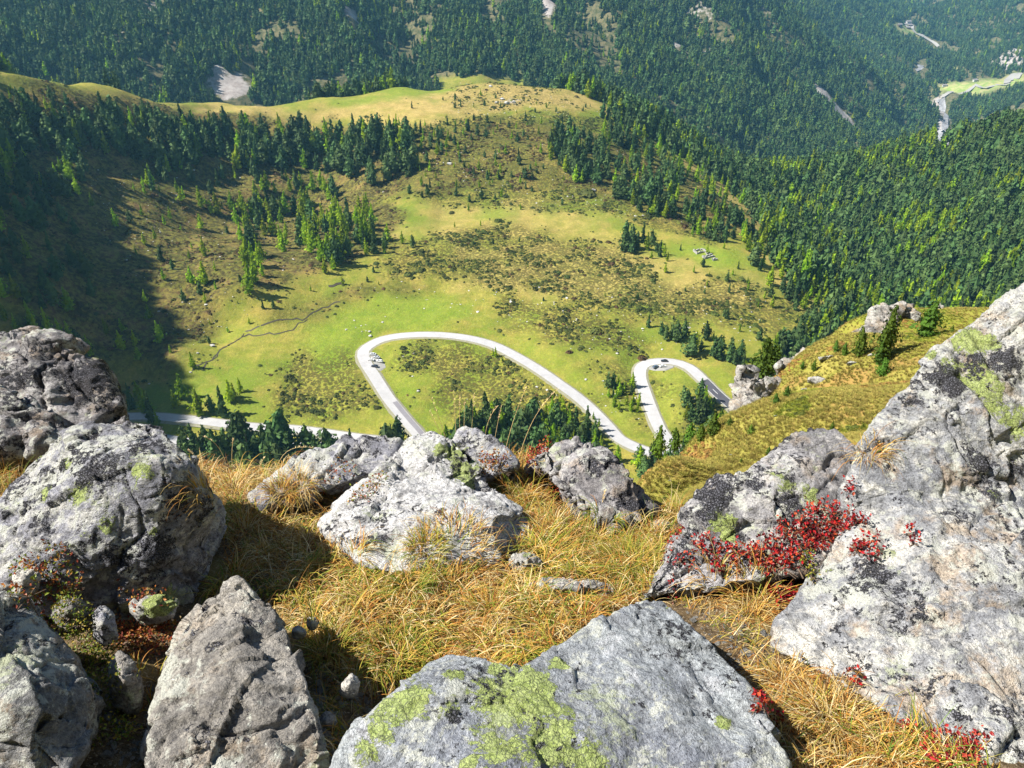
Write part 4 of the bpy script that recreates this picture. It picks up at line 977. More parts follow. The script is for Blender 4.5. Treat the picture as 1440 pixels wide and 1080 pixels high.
# ground cover of the slope: grass tufts and dwarf shrubs
def tuft_geo(seed, n=26, l=1.0, w=.05):
    g = np.random.default_rng(seed); V, Fs = [], []
    for i in range(n):
        a = g.uniform(0, 6.28); r = g.uniform(0, .35); b = np.array([math.cos(a) * r, math.sin(a) * r, -.05]); dr = np.array([math.cos(a), math.sin(a), 0]); sdv = np.array([-math.sin(a), math.cos(a), 0])
        L = l * g.uniform(.5, 1); k = len(V); ln = g.uniform(.2, .9)
        for t in (0, .5): V += [b + dr * ln * L * t * t + np.array([0, 0, L * t]) - sdv * w * (1 - t * .5), b + dr * ln * L * t * t + np.array([0, 0, L * t]) + sdv * w * (1 - t * .5)]
        V += [b + dr * ln * L + np.array([0, 0, L * (.95 - ln * .35)])]
        Fs += [(k, k + 1, k + 3, k + 2), (k + 2, k + 3, k + 4)]
    return V, Fs
m_tuft = leaf_mat('golden_tufts', (.24, .225, .05), (.38, .32, .10), 2.0, .2)
m_tuft2 = leaf_mat('olive_tufts', (.16, .20, .03), (.26, .27, .05), 2.0, .2)
m_russet = leaf_mat('russet_cushions', (.27, .16, .05), (.22, .16, .045), 2.0, .1)
tufts = [me_of('tuft', *tuft_geo(1), [m_tuft]), me_of('tuft', *tuft_geo(2), [m_tuft]), me_of('tuft', *tuft_geo(3), [m_tuft2]), me_of('cushion', *shrub_geo(9), [m_russet]), me_of('cushion', *shrub_geo(8), [m_shrub])]
g = np.random.default_rng(5)
r = np.exp(g.uniform(math.log(4.5), math.log(150), 210000)); a = g.uniform(R(3), R(37), len(r)); gx, gy = r * np.sin(a), r * np.cos(a); gz = M(gx, gy)
u, v, _ = proj(np.stack([gx, gy, gz], -1)); m = (u > 840) & (u < 1480) & (v > 400) & (v < 800); gx, gy, gz, r = gx[m], gy[m], gz[m], r[m]
n1 = fbm(xy3(gx, gy, 7, 6), 3)
k = np.where(n1 > .42, np.where(g.uniform(size=len(gx)) < .6, 3, 1), np.where(n1 < -.36, np.where(g.uniform(size=len(gx)) < .9, 2, 4), g.integers(0, 2, len(gx))))
sc = g.uniform(.08, .2, len(gx)) * np.clip(r / 25, .75, 1.35) * np.where(k >= 3, .8, 1)
tag(instancer('slope_grass', np.stack([gx, gy, gz - .02], -1), sc, g.uniform(0, 6.28, len(gx)), k, tufts, wide=np.full(len(gx), 1.3)), 'golden and russet tufts covering the near slope', 'grass', kind='stuff')
print('TUFTS', len(gx))
# ------------------------------------------------------------------ the rocky ledge in front
def edge_y(x): return 3.34 - .62 * sstep(.15, .75, x) + .12 * fbm(xy3(x, x * 0, .6, 3), 2) + .9 * sstep(-1.75, -2.5, x)
def Lz0(x, y):
    x = np.asarray(x, float); y = np.asarray(y, float)
    z = -1.65 - .33 * (y - 1.15) + .06 * fbm(xy3(x, y, .7, 1), 4) + .018 * fbm(xy3(x, y, .12, 2), 3)
    z = z - .10 * np.exp(-(((x + .62) / .35) ** 2 + ((y - 1.5) / .45) ** 2)) - .12 * np.exp(-(((x + .26) / .14) ** 2 + ((y - 1.45) / .25) ** 2))
    e = edge_y(x); return z - np.maximum(0, y - e) * 1.5 - 1.2 * np.maximum(0, y - e) ** 2
LXA, LYA = np.linspace(-3.6, 3.4, 520), np.linspace(.2, 6.0, 430)
_LG = Lz0(*np.meshgrid(LXA, LYA))
def Lz(x, y):
    fx = np.clip((np.asarray(x, float) + 3.6) / 7.0, 0, .9999) * 519; fy = np.clip((np.asarray(y, float) - .2) / 5.8, 0, .9999) * 429
    i = fx.astype(int) if fx.ndim else int(fx); j = fy.astype(int) if fy.ndim else int(fy); fx = fx - i; fy = fy - j
    return (_LG[j, i] * (1 - fx) + _LG[j, i + 1] * fx) * (1 - fy) + (_LG[j + 1, i] * (1 - fx) + _LG[j + 1, i + 1] * fx) * fy
def lcast(u, v): return cast(u, v, Lz, .7, 6.)
lx, ly = np.meshgrid(np.linspace(-3.6, 3.4, 420), np.linspace(.2, 4.9, 300)); a_, b_ = lx.shape; ii = np.arange(a_ * b_).reshape(a_, b_)
lq = np.stack([ii[:-1, :-1], ii[:-1, 1:], ii[1:, 1:], ii[1:, :-1]], -1).reshape(-1, 4)
def soil_mat():
    t = NT('dry_turf_and_soil'); pos = t.n('TexCoord').outputs['Object']
    n1 = t.noise(pos, 3, 5, .6); n2 = t.noise(pos, 30, 5, .75); n3 = t.noise(pos, 110, 3, .8)
    c = t.mix(t.rng(n2, .38, .62), (.055, .038, .022), (.18, .125, .065))
    c = t.mix(t.rng(n1, .5, .62), c, (.22, .16, .06)); c = t.mix(t.rng(n3, .56, .66), c, (.42, .34, .24))
    h = t.math('ADD', t.math('MULTIPLY', n2, .02), t.math('MULTIPLY', n3, .006))
    return t.done(c, .95, t.bump(h, 1, 1), spec=.1)
tag(mk('ledge_ground', np.c_[lx.ravel(), ly.ravel(), Lz(lx, ly).ravel()], lq, soil_mat()), 'dry soil and turf of the rocky ledge', 'ground', kind='structure')

G = (.29, .29, .31)
m_r1 = rock_mat('lichened_schist', .60, .55, .5, .1, tint=(.25, .25, .285), pale=(.56, .55, .52), strata=(.5, -.2, .8))
m_r2 = rock_mat('dark_layered_schist', .5, .70, .25, .2, tint=(.26, .245, .25), pale=(.52, .50, .49), strata=(.55, .1, .8), warm=.4)
m_r3 = rock_mat('shaded_schist', .35, .4, .05, .05, tint=(.22, .22, .22), pale=(.42, .39, .34), strata=(.6, -.4, .5), warm=.5)
m_r4 = rock_mat('ochre_grey_schist', .42, .28, .12, .15, tint=(.28, .26, .235), pale=(.48, .44, .38), strata=(.4, -.6, .6), warm=.3)
m_r5 = rock_mat('white_quartz_boulder', 1.25, .50, .34, .12, tint=(.40, .39, .40), pale=(.66, .65, .65), strata=(.2, -.5, .8))
m_r10 = rock_mat('blue_grey_slab', .25, .30, .72, .05, tint=(.29, .31, .36), pale=(.50, .51, .54), strata=(-.6, -.3, .7))
m_r10b = rock_mat('smooth_slab', .55, .22, .28, .05, tint=(.31, .33, .39), pale=(.56, .58, .62), strata=(-.75, .5, .4))
m_r11 = rock_mat('lichened_block', .45, .66, .55, .1, tint=(.31, .30, .31), pale=(.56, .54, .52), strata=(.5, .3, .8), warm=.35)
m_r12 = rock_mat('great_boulder', .62, .50, .45, .25, tint=(.33, .34, .37), pale=(.66, .64, .59), strata=(.55, .15, .8), warm=.55)
m_pale = rock_mat('pale_stone', .95, .2, .15, .1, tint=(.38, .36, .33), pale=(.66, .62, .56))
m_grey = rock_mat('grey_stone', .4, .3, .3, .1, tint=(.27, .26, .25), pale=(.5, .47, .42), sc=.7)

rocks = []
def RK(name, hulls, mat, vox, size, seed, strata, amp, lab, cat='boulder', crack=1.0, bur=.35, grp=None):
    o = build_rock(name, [(px(h), th) for h, th in hulls], mat, vox, size, seed, strata, amp, crack, label=lab, cat=cat, bur=bur, group=grp); rocks.append(o); return o
RK('boulder', [([(-60,850,1.72),(-50,745,1.95),(15,700,2.05),(45,640,2.15),(82,606,2.22),(120,594,2.25),(182,588,2.3),(230,596,2.28),(246,622,2.2),(256,642,2.12),(285,664,2.1),(305,690,2.08),(312,722,2.06),(296,770,2.0),(272,838,1.92),(250,876,1.87),(190,892,1.80),(130,884,1.76),(80,850,1.74),
                  (140,650,2.03),(220,660,2.02),(110,760,1.80),(215,780,1.84),(160,720,1.9)], .45)], m_r1, .0065, .9, 11, (.5, -.2, .8), .8, 'big lichen-spotted grey boulder at the left edge of the grass', bur=.2)
RK('boulder', [([(-90,500,3.9),(-40,462,4.1),(40,466,4.2),(95,480,4.1),(120,502,4.0),(150,540,3.8),(172,570,3.7),(182,596,3.6),(120,620,3.45),(0,600,3.5),(-90,600,3.5),(40,520,3.75)], 1.0),
               ([(-90,560,3.4),(0,545,3.45),(50,570,3.4),(95,600,3.3),(92,625,3.2),(0,622,3.15),(-90,640,3.1)], .6)], m_r2, .013, 1.8, 12, (.62, .1, .75), 1.25, 'dark cracked layered rock behind the lichened boulder, in the far left', crack=1.5, bur=.5)
RK('boulder', [([(-60,840,1.44),(5,836,1.46),(42,846,1.46),(72,880,1.42),(100,915,1.36),(140,978,1.26),(130,1030,1.16),(98,1090,1.05),(-60,1120,1.0),(20,900,1.30),(60,960,1.20),(10,1000,1.12)], .4)], m_r3, .006, .8, 13, (.6, -.4, .5), .8, 'dark bluish boulder with shaded front in the bottom corner')
RK('boulder', [([(334,815,1.66),(345,828,1.64),(300,836,1.62),(280,836,1.62),(255,868,1.58),(240,905,1.50),(228,950,1.38),(214,1010,1.25),(205,1100,1.08),(455,1100,1.12),(452,1010,1.25),(428,950,1.36),(404,900,1.48),(396,868,1.56),(372,850,1.6),
                  (300,900,1.45),(340,980,1.27),(420,1010,1.24)], .38)], m_r4, .0055, .8, 14, (.4, -.6, .6), .8, 'pointed brown-grey boulder standing below the lichened one', bur=.25)
RK('boulder', [([(548,652,2.72),(570,618,2.85),(604,603,2.92),(632,610,2.9),(655,628,2.84),(676,662,2.72),(682,690,2.66),(640,690,2.52),(570,690,2.54),(600,640,2.7)], .5),
               ([(446,738,2.42),(486,716,2.5),(520,684,2.58),(550,652,2.7),(640,672,2.6),(680,690,2.6),(704,692,2.58),(722,712,2.52),(746,740,2.45),(758,780,2.33),(690,790,2.14),(600,800,2.05),(552,806,2.03),(516,792,2.08),(494,762,2.2),(560,730,2.28),(640,735,2.25),(706,740,2.3)], .45)], m_r5, .007, 1.0, 15, (.2, -.5, .8), .8, 'white boulder with a green-spotted peak in the middle of the grass', bur=.25)
RK('boulder', [([(350,700,2.62),(372,676,2.70),(400,652,2.80),(440,630,2.9),(475,620,2.95),(560,614,3.0),(566,640,2.9),(545,658,2.8),(470,684,2.68),(430,698,2.62),(370,712,2.56)], .5)], m_r1, .010, 1.2, 16, (-.3, .2, .9), .9, 'long flat grey slab left of the white boulder', bur=.5)
RK('boulder', [([(744,640,2.86),(770,622,2.95),(810,618,2.97),(838,626,2.93),(862,636,2.88),(876,664,2.78),(898,690,2.68),(922,712,2.62),(916,734,2.55),(870,738,2.46),(822,716,2.52),(790,690,2.62),(820,655,2.74),(862,690,2.62)], .5)], m_r2, .010, 1.2, 17, (.5, .3, .8), 1.25, 'dark split rock overhanging the slope right of the white boulder', crack=1.4, bur=.5)
RK('boulder', [([(640,628,2.98),(650,604,3.04),(668,606,3.04),(702,624,2.96),(728,652,2.84),(690,672,2.78),(650,664,2.83)], .4)], m_r1, .012, 1.0, 18, (.5, .3, .8), .9, 'small grey rock peeping out behind the white boulder peak', bur=.5)
RK('boulder', [([(458,1100,.98),(490,1040,1.08),(506,1022,1.12),(540,990,1.18),(565,972,1.22),(600,944,1.27),(622,932,1.3),(665,925,1.31),(700,928,1.3),(735,946,1.28),(740,1000,1.15),(700,1100,.97),(600,1010,1.12),(640,975,1.18)], .32),
               ([(700,1000,1.16),(735,944,1.27),(762,920,1.33),(792,902,1.38),(850,868,1.48),(884,850,1.53),(910,843,1.56),(930,848,1.56),(948,862,1.54),(975,882,1.48),(1002,905,1.43),(1030,942,1.34),(1062,985,1.25),(1092,1030,1.15),(1112,1100,1.02),(640,1110,.94),(860,960,1.24),(960,1010,1.14)], .36)], m_r10, .0055, .85, 19, (-.6, -.3, .7), .55, 'broad blue-grey slab boulder with lime lichen along the bottom', crack=.5, bur=.15)
RK('boulder', [([(902,842,1.86),(915,815,1.92),(935,785,1.98),(946,768,2.02),(965,735,2.1),(985,703,2.18),(1010,684,2.22),(1040,664,2.28),(1070,644,2.33),(1105,620,2.4),(1142,604,2.45),(1175,612,2.42),(1200,632,2.36),(1218,652,2.3),(1205,720,2.15),(1170,748,2.08),(1100,775,2.0),(1020,800,1.93),(1100,800,1.92),(1150,800,1.88),(950,842,1.86),(1080,700,2.1),(1000,760,2.0)], .5)], m_r11, .007, .95, 20, (.5, .3, .8), .8, 'lichened block behind the red leaves, left of the great boulder', bur=.3)
RK('boulder', [([(1190,740,2.02),(1196,690,2.12),(1208,655,2.2),(1232,600,2.32),(1262,560,2.42),(1292,528,2.5),(1312,498,2.58),(1332,478,2.63),(1368,466,2.66),(1400,452,2.7),(1425,425,2.78),(1450,398,2.86),(1560,330,3.0),(1600,700,2.2),(1600,760,2.1),(1440,690,2.16),(1300,700,2.08),(1340,600,2.28)], .7),
               ([(1085,908,1.60),(1094,880,1.66),(1118,845,1.74),(1150,800,1.84),(1172,768,1.92),(1196,720,2.05),(1260,690,2.12),(1440,680,2.16),(1600,740,2.1),(1600,1200,1.0),(1440,1100,1.10),(1390,1060,1.16),(1335,1036,1.21),(1290,1026,1.24),(1240,988,1.34),(1215,962,1.40),(1165,930,1.50),(1120,912,1.57),(1250,850,1.66),(1350,950,1.40),(1440,860,1.64)], .6)], m_r12, .0075, 1.15, 21, (.55, .15, .8), .75, 'great sunlit boulder filling the whole lower right', crack=.8, bur=.2)

def stone(u0, v0, u1, v1, y, mat, seed, lab, th=.08, tilt=0.0, name='stone', grp='small stones of the ledge'):
    g = np.random.default_rng(seed); c = ((u0 + u1) / 2, (v0 + v1) / 2); pts = []
    for k in range(11):
        a = k / 11 * 6.283; ru, rv = (u1 - u0) / 2 * g.uniform(.82, 1.05), (v1 - v0) / 2 * g.uniform(.82, 1.05)
        du, dv = math.cos(a) * ru, math.sin(a) * rv; pts.append((c[0] + du + dv * tilt, c[1] + dv, y - dv * .0012))
    pts.append((c[0] - (u1 - u0) * .08, c[1] - (v1 - v0) * .05, y - th * .45))
    s = (u1 - u0) * y / F * 1.3
    o = build_rock(name, [(px(pts), th)], mat, max(.0035, s / 45), s * 1.9, seed, amp=1.0, label=lab, cat='stone', group=grp, bur=.2); rocks.append(o); return o
stone(738, 812, 862, 846, 1.98, m_pale, 31, 'long pale stone lying flat in the grass below the white boulder', .12)
stone(912, 728, 948, 760, 2.5, m_pale, 32, 'small rounded stone at the grass edge below the dark split rock', .12)
stone(12, 794, 58, 838, 1.70, m_pale, 33, 'bright white stone above the dark corner boulder', .06, -.3)
stone(74, 838, 128, 884, 1.60, m_r4, 34, 'rounded brownish stone at the foot of the lichened boulder', .07)
stone(126, 848, 166, 906, 1.58, m_r1, 35, 'blocky grey stone between the brownish stone and the mossy one', .07, .1)
stone(184, 834, 252, 878, 1.72, m_grey, 36, 'flat mossy-topped stone under the lichened boulder', .08, -.2)
stone(152, 914, 202, 1012, 1.38, m_r4, 37, 'upright wedge stone below the russet plants', .07, .15)
stone(205, 1000, 232, 1040, 1.27, m_grey, 38, 'little stone left of the pointed boulder base', .05)
stone(196, 1026, 220, 1078, 1.2, m_grey, 39, 'narrow stone squeezed beside the pointed boulder', .05)
stone(408, 880, 432, 898, 1.66, m_grey, 40, 'bluish pebble in the shade right of the pointed boulder', .04)
stone(430, 866, 448, 886, 1.70, m_grey, 41, 'second bluish pebble in the shade near the grass', .04)
stone(712, 776, 762, 806, 2.12, m_grey, 42, 'dark little stone at the foot of the white boulder', .08)
stone(446, 1000, 474, 1030, 1.36, m_grey, 43, 'pebble between the pointed boulder and the slab', .05)
stone(478, 948, 508, 980, 1.42, m_pale, 44, 'pale earthy stone at the lower edge of the turf', .07, -.2)
stone(0, 686, 24, 746, 2.3, m_r1, 45, 'grey stone half hidden at the far left edge', .1)
stone(404, 716, 470, 740, 2.6, m_pale, 46, 'pale stone sunk in the grass left of the white boulder', .1)

# ------------------------------------------------------------------ plants of the ledge
bv, bf = [], []
for o in rocks:
    me = o.data; n = len(me.vertices); co = np.empty(n * 3, np.float32); me.vertices.foreach_get('co', co); co = co.reshape(-1, 3) + np.array(o.location)
    li = np.empty(len(me.loops), np.int32); me.loops.foreach_get('vertex_index', li)
    bf.append(li.reshape(-1, 4) + sum(len(x) for x in bv)); bv.append(co)
rock_bvh = BVHTree.FromPolygons(np.vstack(bv).tolist(), np.vstack(bf).tolist())
def rock_top(x, y):
    h = rock_bvh.ray_cast(Vector((x, y, 2)), Vector((0, 0, -1)))[0]; return h.z if h else -99
def surf(u, v):
    """nearest rock or turf point on the sight line"""
    d = ray(u, v); d = d / np.linalg.norm(d); h, nrm, _, dist = rock_bvh.ray_cast(Vector((0, 0, 0)), Vector(d))
    p = lcast([u], [v])[0]
    if h is not None and (np.isnan(p[0]) or dist < np.linalg.norm(p)): return np.array(h), np.array(nrm)
    return p, np.array([0, -.3, .95])
def blades(name, base, length, width, lean, curl, col, mat, seed, seg=6, az0=None, parent=None, nrm=None):
    g = np.random.default_rng(seed); n = len(base); az = g.uniform(0, 6.283, n) if az0 is None else az0
    th = lean; x = base.copy(); d = np.stack([np.cos(az), np.sin(az), np.zeros(n)], -1); s = np.stack([-np.sin(az), np.cos(az), np.zeros(n)], -1)
    tw = g.normal(0, .25, n); rows = []
    for k in range(seg + 1):
        t = k / seg; w = (width * (1 - t ** 1.7) * .5 + .00012)[:, None]; rows.append(x - s * w); rows.append(x + s * w)
        dirv = d * np.sin(th)[:, None] + np.array([0, 0, 1.0]) * np.cos(th)[:, None]; x = x + dirv * (length / seg)[:, None]
        th = np.minimum(th + curl / seg * (1 + t), 2.75)
        az = az + tw / seg * 2; d = np.stack([np.cos(az), np.sin(az), np.zeros(n)], -1); s = np.stack([-np.sin(az), np.cos(az), np.zeros(n)], -1)
    V = np.stack(rows, 1).reshape(-1, 3); m = 2 * (seg + 1); b = (np.arange(n) * m)[:, None]
    Fq = np.concatenate([np.stack([b[:, 0] + 2 * k, b[:, 0] + 2 * k + 1, b[:, 0] + 2 * k + 3, b[:, 0] + 2 * k + 2], -1) for k in range(seg)])
    cc = np.repeat(col, m, 0)
    return mk(name, V, Fq, mat, parent, smooth=True, col={'tone': cc})
def tone_mat(name, trans=.25, rough=.7, var=.0):
    t = NT(name); c = t.attr('tone', 'Color')
    return t.done(c, rough, spec=.25, trans=trans)
m_blade = tone_mat('sedge_blades', .28); m_leaf = tone_mat('bearberry_leaves', .22, .45)
pal = np.array([(.50,.33,.10),(.62,.47,.20),(.46,.20,.04),(.56,.34,.07),(.74,.60,.33),(.22,.10,.03),(.24,.27,.03),(.40,.36,.05),(.12,.20,.02)])
def grass_patch(name, poly, n, seed, ln, wd, lean, curl, wts, lab, clump=.05):
    g = np.random.default_rng(seed); out = []
    P = np.array(poly, float); lo, hi = P.min(0), P.max(0)
    # clump centres keep the turf uneven
    q = g.uniform(lo, hi, (n * 3, 2)); ins = np.zeros(len(q), bool)
    for i in range(len(P)):
        a, b = P[i], P[(i + 1) % len(P)]
        ins ^= ((a[1] > q[:, 1]) != (b[1] > q[:, 1])) & (q[:, 0] < (b[0] - a[0]) * (q[:, 1] - a[1]) / (b[1] - a[1] + 1e-9) + a[0])
    q = q[ins]; W_ = lcast(q[:, 0], q[:, 1]); W_ = W_[~np.isnan(W_[:, 0])]
    # even out for perspective and gather towards clumps
    cid = g.integers(0, max(8, len(W_) // 45), len(W_)); W_ = W_[:n] if len(W_) > n else W_
    cen = W_[g.integers(0, len(W_), max(8, len(W_) // 45))]
    cidx = cid[:len(W_)] % len(cen); mv = g.uniform(size=len(W_)) < .45
    rad = np.abs(g.normal(0, clump, len(W_))); aa = g.uniform(0, 6.283, len(W_))
    xy = W_[:, :2].copy(); xy[mv] = cen[cidx[mv], :2] + np.stack([np.cos(aa), np.sin(aa)], -1)[mv] * rad[mv, None]
    keep_ = []
    zl = Lz(xy[:, 0], xy[:, 1])
    for i in range(len(xy)):
        if rock_top(xy[i, 0], xy[i, 1]) < zl[i] + .012: keep_.append(i)
    keep_ = np.array(keep_); gapn = fbm(xy3(xy[keep_, 0], xy[keep_, 1], .16, seed + 9), 3); keep_ = keep_[(gapn > -.20) | (g.uniform(size=len(keep_)) < .12)]
    xy = xy[keep_]; mv = mv[keep_]; cidx = cidx[keep_]; zl = zl[keep_]; m = len(xy)
    base = np.c_[xy, zl - .006]
    patch = fbm(xy3(xy[:, 0], xy[:, 1], .22, seed), 3)
    w = np.array(wts, float); w /= w.sum(); ci = g.choice(9, m, p=w)
    gr = (patch > .16) & (g.uniform(size=m) < .5); ci[gr] = g.choice([6, 7, 8, 3], gr.sum())
    col = pal[ci] * (g.uniform(.55, 1.2, m) * (1 + .25 * np.clip(patch, -1, 1)))[:, None]
    fl = fbm(xy3(xy[:, 0], xy[:, 1], .5, seed + 5), 2)
    az = g.uniform(0, 6.283, m); az = np.where(g.uniform(size=m) < .5, az, fl * 4 + g.normal(0, .8, m) - .6)
    L = g.uniform(*ln, m) * np.where(g.uniform(size=m) < .1, 1.5, 1) * (1 + .3 * patch)
    o = blades(name, base, L, g.uniform(*wd, m), np.abs(g.normal(lean, .35, m)), np.abs(g.normal(curl, .7, m)), col, m_blade, seed + 1, az0=az)
    tag(o, lab, 'grass', kind='stuff'); return m
w_dry = [5, 4, 5, 4, 4, 3, .6, .8, .5]; w_mix = [4, 3, 5, 3.5, 3, 2.5, 1.5, 1.6, 1.5]; w_or = [3, 1.5, 4, 3, .8, 3, .8, 1.5, .5]
nb = 0
nb += grass_patch('dry_grass', [(255,640),(345,652),(420,650),(520,660),(560,640),(560,720),(470,780),(520,860),(520,900),(430,880),(340,800),(290,850),(280,760),(310,700)], 15000, 61, (.06,.15), (.0016,.0034), .7, 2.3, w_dry, 'straw-coloured grass between the lichened and the white boulder')
nb += grass_patch('meadow_sedge', [(500,790),(640,760),(740,790),(880,780),(925,800),(905,860),(820,905),(740,945),(660,930),(590,955),(520,960),(430,930),(430,870),(480,840)], 22000, 62, (.05,.14), (.0014,.0032), .9, 2.6, w_mix, 'tangled golden sedge in front of the white boulder')
nb += grass_patch('golden_sedge', [(660,650),(760,650),(840,720),(880,700),(935,720),(960,700),(960,780),(930,810),(860,850),(740,800),(700,740)], 15000, 63, (.07,.17), (.0016,.0032), .6, 2.1, w_mix, 'golden-green sedge right of the white boulder')
nb += grass_patch('russet_grass', [(640,640),(700,640),(780,650),(800,700),(770,720),(690,690)], 4500, 64, (.05,.13), (.0016,.003), .5, 1.5, w_or, 'russet grass behind the white boulder')
nb += grass_patch('edge_grass', [(-60,590),(50,600),(60,660),(20,720),(-60,740)], 5000, 65, (.08,.18), (.002,.0035), .5, 1.4, w_mix, 'yellow-green grass behind the lichened boulder at the far left')
nb += grass_patch('corner_grass', [(1060,930),(1130,930),(1230,990),(1330,1050),(1400,1110),(1120,1110),(1080,1010)], 5200, 66, (.04,.11), (.0014,.0026), .75, 1.9, w_dry, 'pale dry grass between the slab and the great boulder')
nb += grass_patch('hollow_grass', [(925,800),(1010,790),(1100,820),(1110,860),(1090,910),(1060,930),(1000,880),(930,840)], 1500, 67, (.03,.09), (.0014,.0026), .9, 1.7, w_dry, 'sparse yellow grass in the hollow under the red leaves', .03)
nb += grass_patch('crack_grass', [(200,950),(230,940),(230,1010),(210,1030),(195,1000)], 110, 68, (.03,.08), (.0016,.0028), .6, .9, w_or, 'small orange tuft between two lower left boulders', .02)
nb += grass_patch('shade_grass', [(420,880),(500,900),(520,1000),(470,1080),(450,1000)], 900, 69, (.03,.10), (.0014,.0028), .6, 1.4, w_mix, 'thin grass in the dark gap right of the pointed boulder', .03)
# the tuft that grows on top of and in front of the white boulder, and the greener cushions
def tuft_at(u, v, n, ln, seed, wts, lab, rad=.07, lean=.45, curl=1.5):
    p, nr = surf(u, v); g = np.random.default_rng(seed); a = g.uniform(0, 6.283, n); r_ = rad * np.sqrt(g.uniform(size=n))
    x = p[0] + np.cos(a) * r_; y = p[1] + np.sin(a) * r_; z = np.array([max(rock_top(i, j), float(Lz(i, j))) for i, j in zip(x, y)]); z = np.where(z > p[2] + .12, p[2], z) - .006
    w = np.array(wts, float); w /= w.sum(); col = pal[g.choice(9, n, p=w)] * g.uniform(.75, 1.1, n)[:, None]
    o = blades('grass_tuft', np.c_[x, y, z], g.uniform(*ln, n), g.uniform(.0015, .003, n), np.abs(g.normal(lean, .3, n)), np.abs(g.normal(curl, .5, n)), col, m_blade, seed, az0=a + g.normal(0, .6, n))
    tag(o, lab, 'grass tuft', group='grass tufts of the ledge')
w_gr = [1, .3, .3, 2, .2, .2, 4, 4, 5]
tuft_at(640, 775, 420, (.05, .15), 71, w_mix, 'golden tuft hanging over the front of the white boulder', .14, .7, 1.8)
tuft_at(600, 775, 200, (.05, .12), 72, [1, .5, .3, 3, .3, .2, 3, 6, 3], 'yellow-green tuft on the lower front of the white boulder', .06)
tuft_at(556, 925, 700, (.05, .11), 73, w_gr, 'green tuft at the bottom of the turf, above the slab', .075)
tuft_at(575, 830, 260, (.05, .11), 74, w_gr, 'small green tuft in the middle of the turf', .05)
tuft_at(462, 915, 260, (.07, .14), 75, [2, 1, .5, 3, .3, .2, 3, 4, 4], 'yellow-green tuft beside the shady gap', .05, .4, .9)
tuft_at(880, 800, 420, (.09, .17), 76, [2, .5, .3, 3, .2, .2, 4, 5, 3], 'tall yellow-green tuft beside the lichened block', .08, .3, 1.2)
tuft_at(1055, 868, 200, (.04, .09), 77, w_dry, 'bleached tuft in the hollow under the red leaves', .04, .8, 1.2)
tuft_at(1150, 1000, 420, (.06, .12), 78, w_dry, 'bleached tuft beside the slab in the lower right', .07, .7, 1.5)
tuft_at(1222, 640, 90, (.06, .16), 79, w_dry, 'wiry dry tuft caught between the block and the great boulder', .04, .6, 1.9)
tuft_at(210, 985, 60, (.04, .07), 81, [1, 0, 4, 4, 0, 1, 1, 1, 1], 'orange tuft between wedge stone and pointed boulder', .015, .6, .6)

g = np.random.default_rng(4242)
tw_ = [('straw', w_dry), ('orange', w_or), ('green', w_gr), ('golden', w_mix)]
tl = [(330,690,0,'by the left grass edge'),(400,720,1,'between lichened boulder and flat slab'),(345,750,0,'right of the lichened boulder'),(430,770,3,'left of the white boulder'),(470,820,1,'below the left foot of the white boulder'),(380,780,0,'at the edge of the big shadow'),(520,850,2,'in the left part of the tangled sedge'),
      (610,870,0,'in the middle of the tangled sedge'),(690,860,3,'below the dark little stone'),(760,880,0,'above the notch of the slab'),(820,870,1,'below the long pale stone'),(680,910,1,'just above the slab'),(740,840,3,'left of the long pale stone'),(800,770,3,'above the long pale stone'),(850,760,2,'below the dark split rock'),(770,740,1,'right of the white boulder face'),(730,700,1,'behind the right end of the white boulder'),
      (900,800,2,'at the foot of the lichened block'),(640,840,0,'in front of the white boulder'),(560,880,0,'above the green bottom tuft'),(500,800,3,'at the lower left of the white boulder'),(420,690,0,'in front of the flat slab'),(920,765,3,'at the slope edge'),(1100,960,0,'in the strip beside the slab'),(1180,1030,0,'low in the strip by the great boulder'),(1250,1060,3,'at the bottom of the grass strip'),(300,720,3,'touching the lichened boulder'),(1010,830,0,'in the hollow left'),(1060,850,1,'in the hollow right')]
for k, (u, v, w, lb) in enumerate(tl): tuft_at(u, v, int(g.integers(90, 260)), (.06, .17), 400 + k, tw_[w][1], tw_[w][0] + ' grass tuft ' + lb, g.uniform(.03, .07), g.uniform(.4, .8), g.uniform(1.2, 2.3))
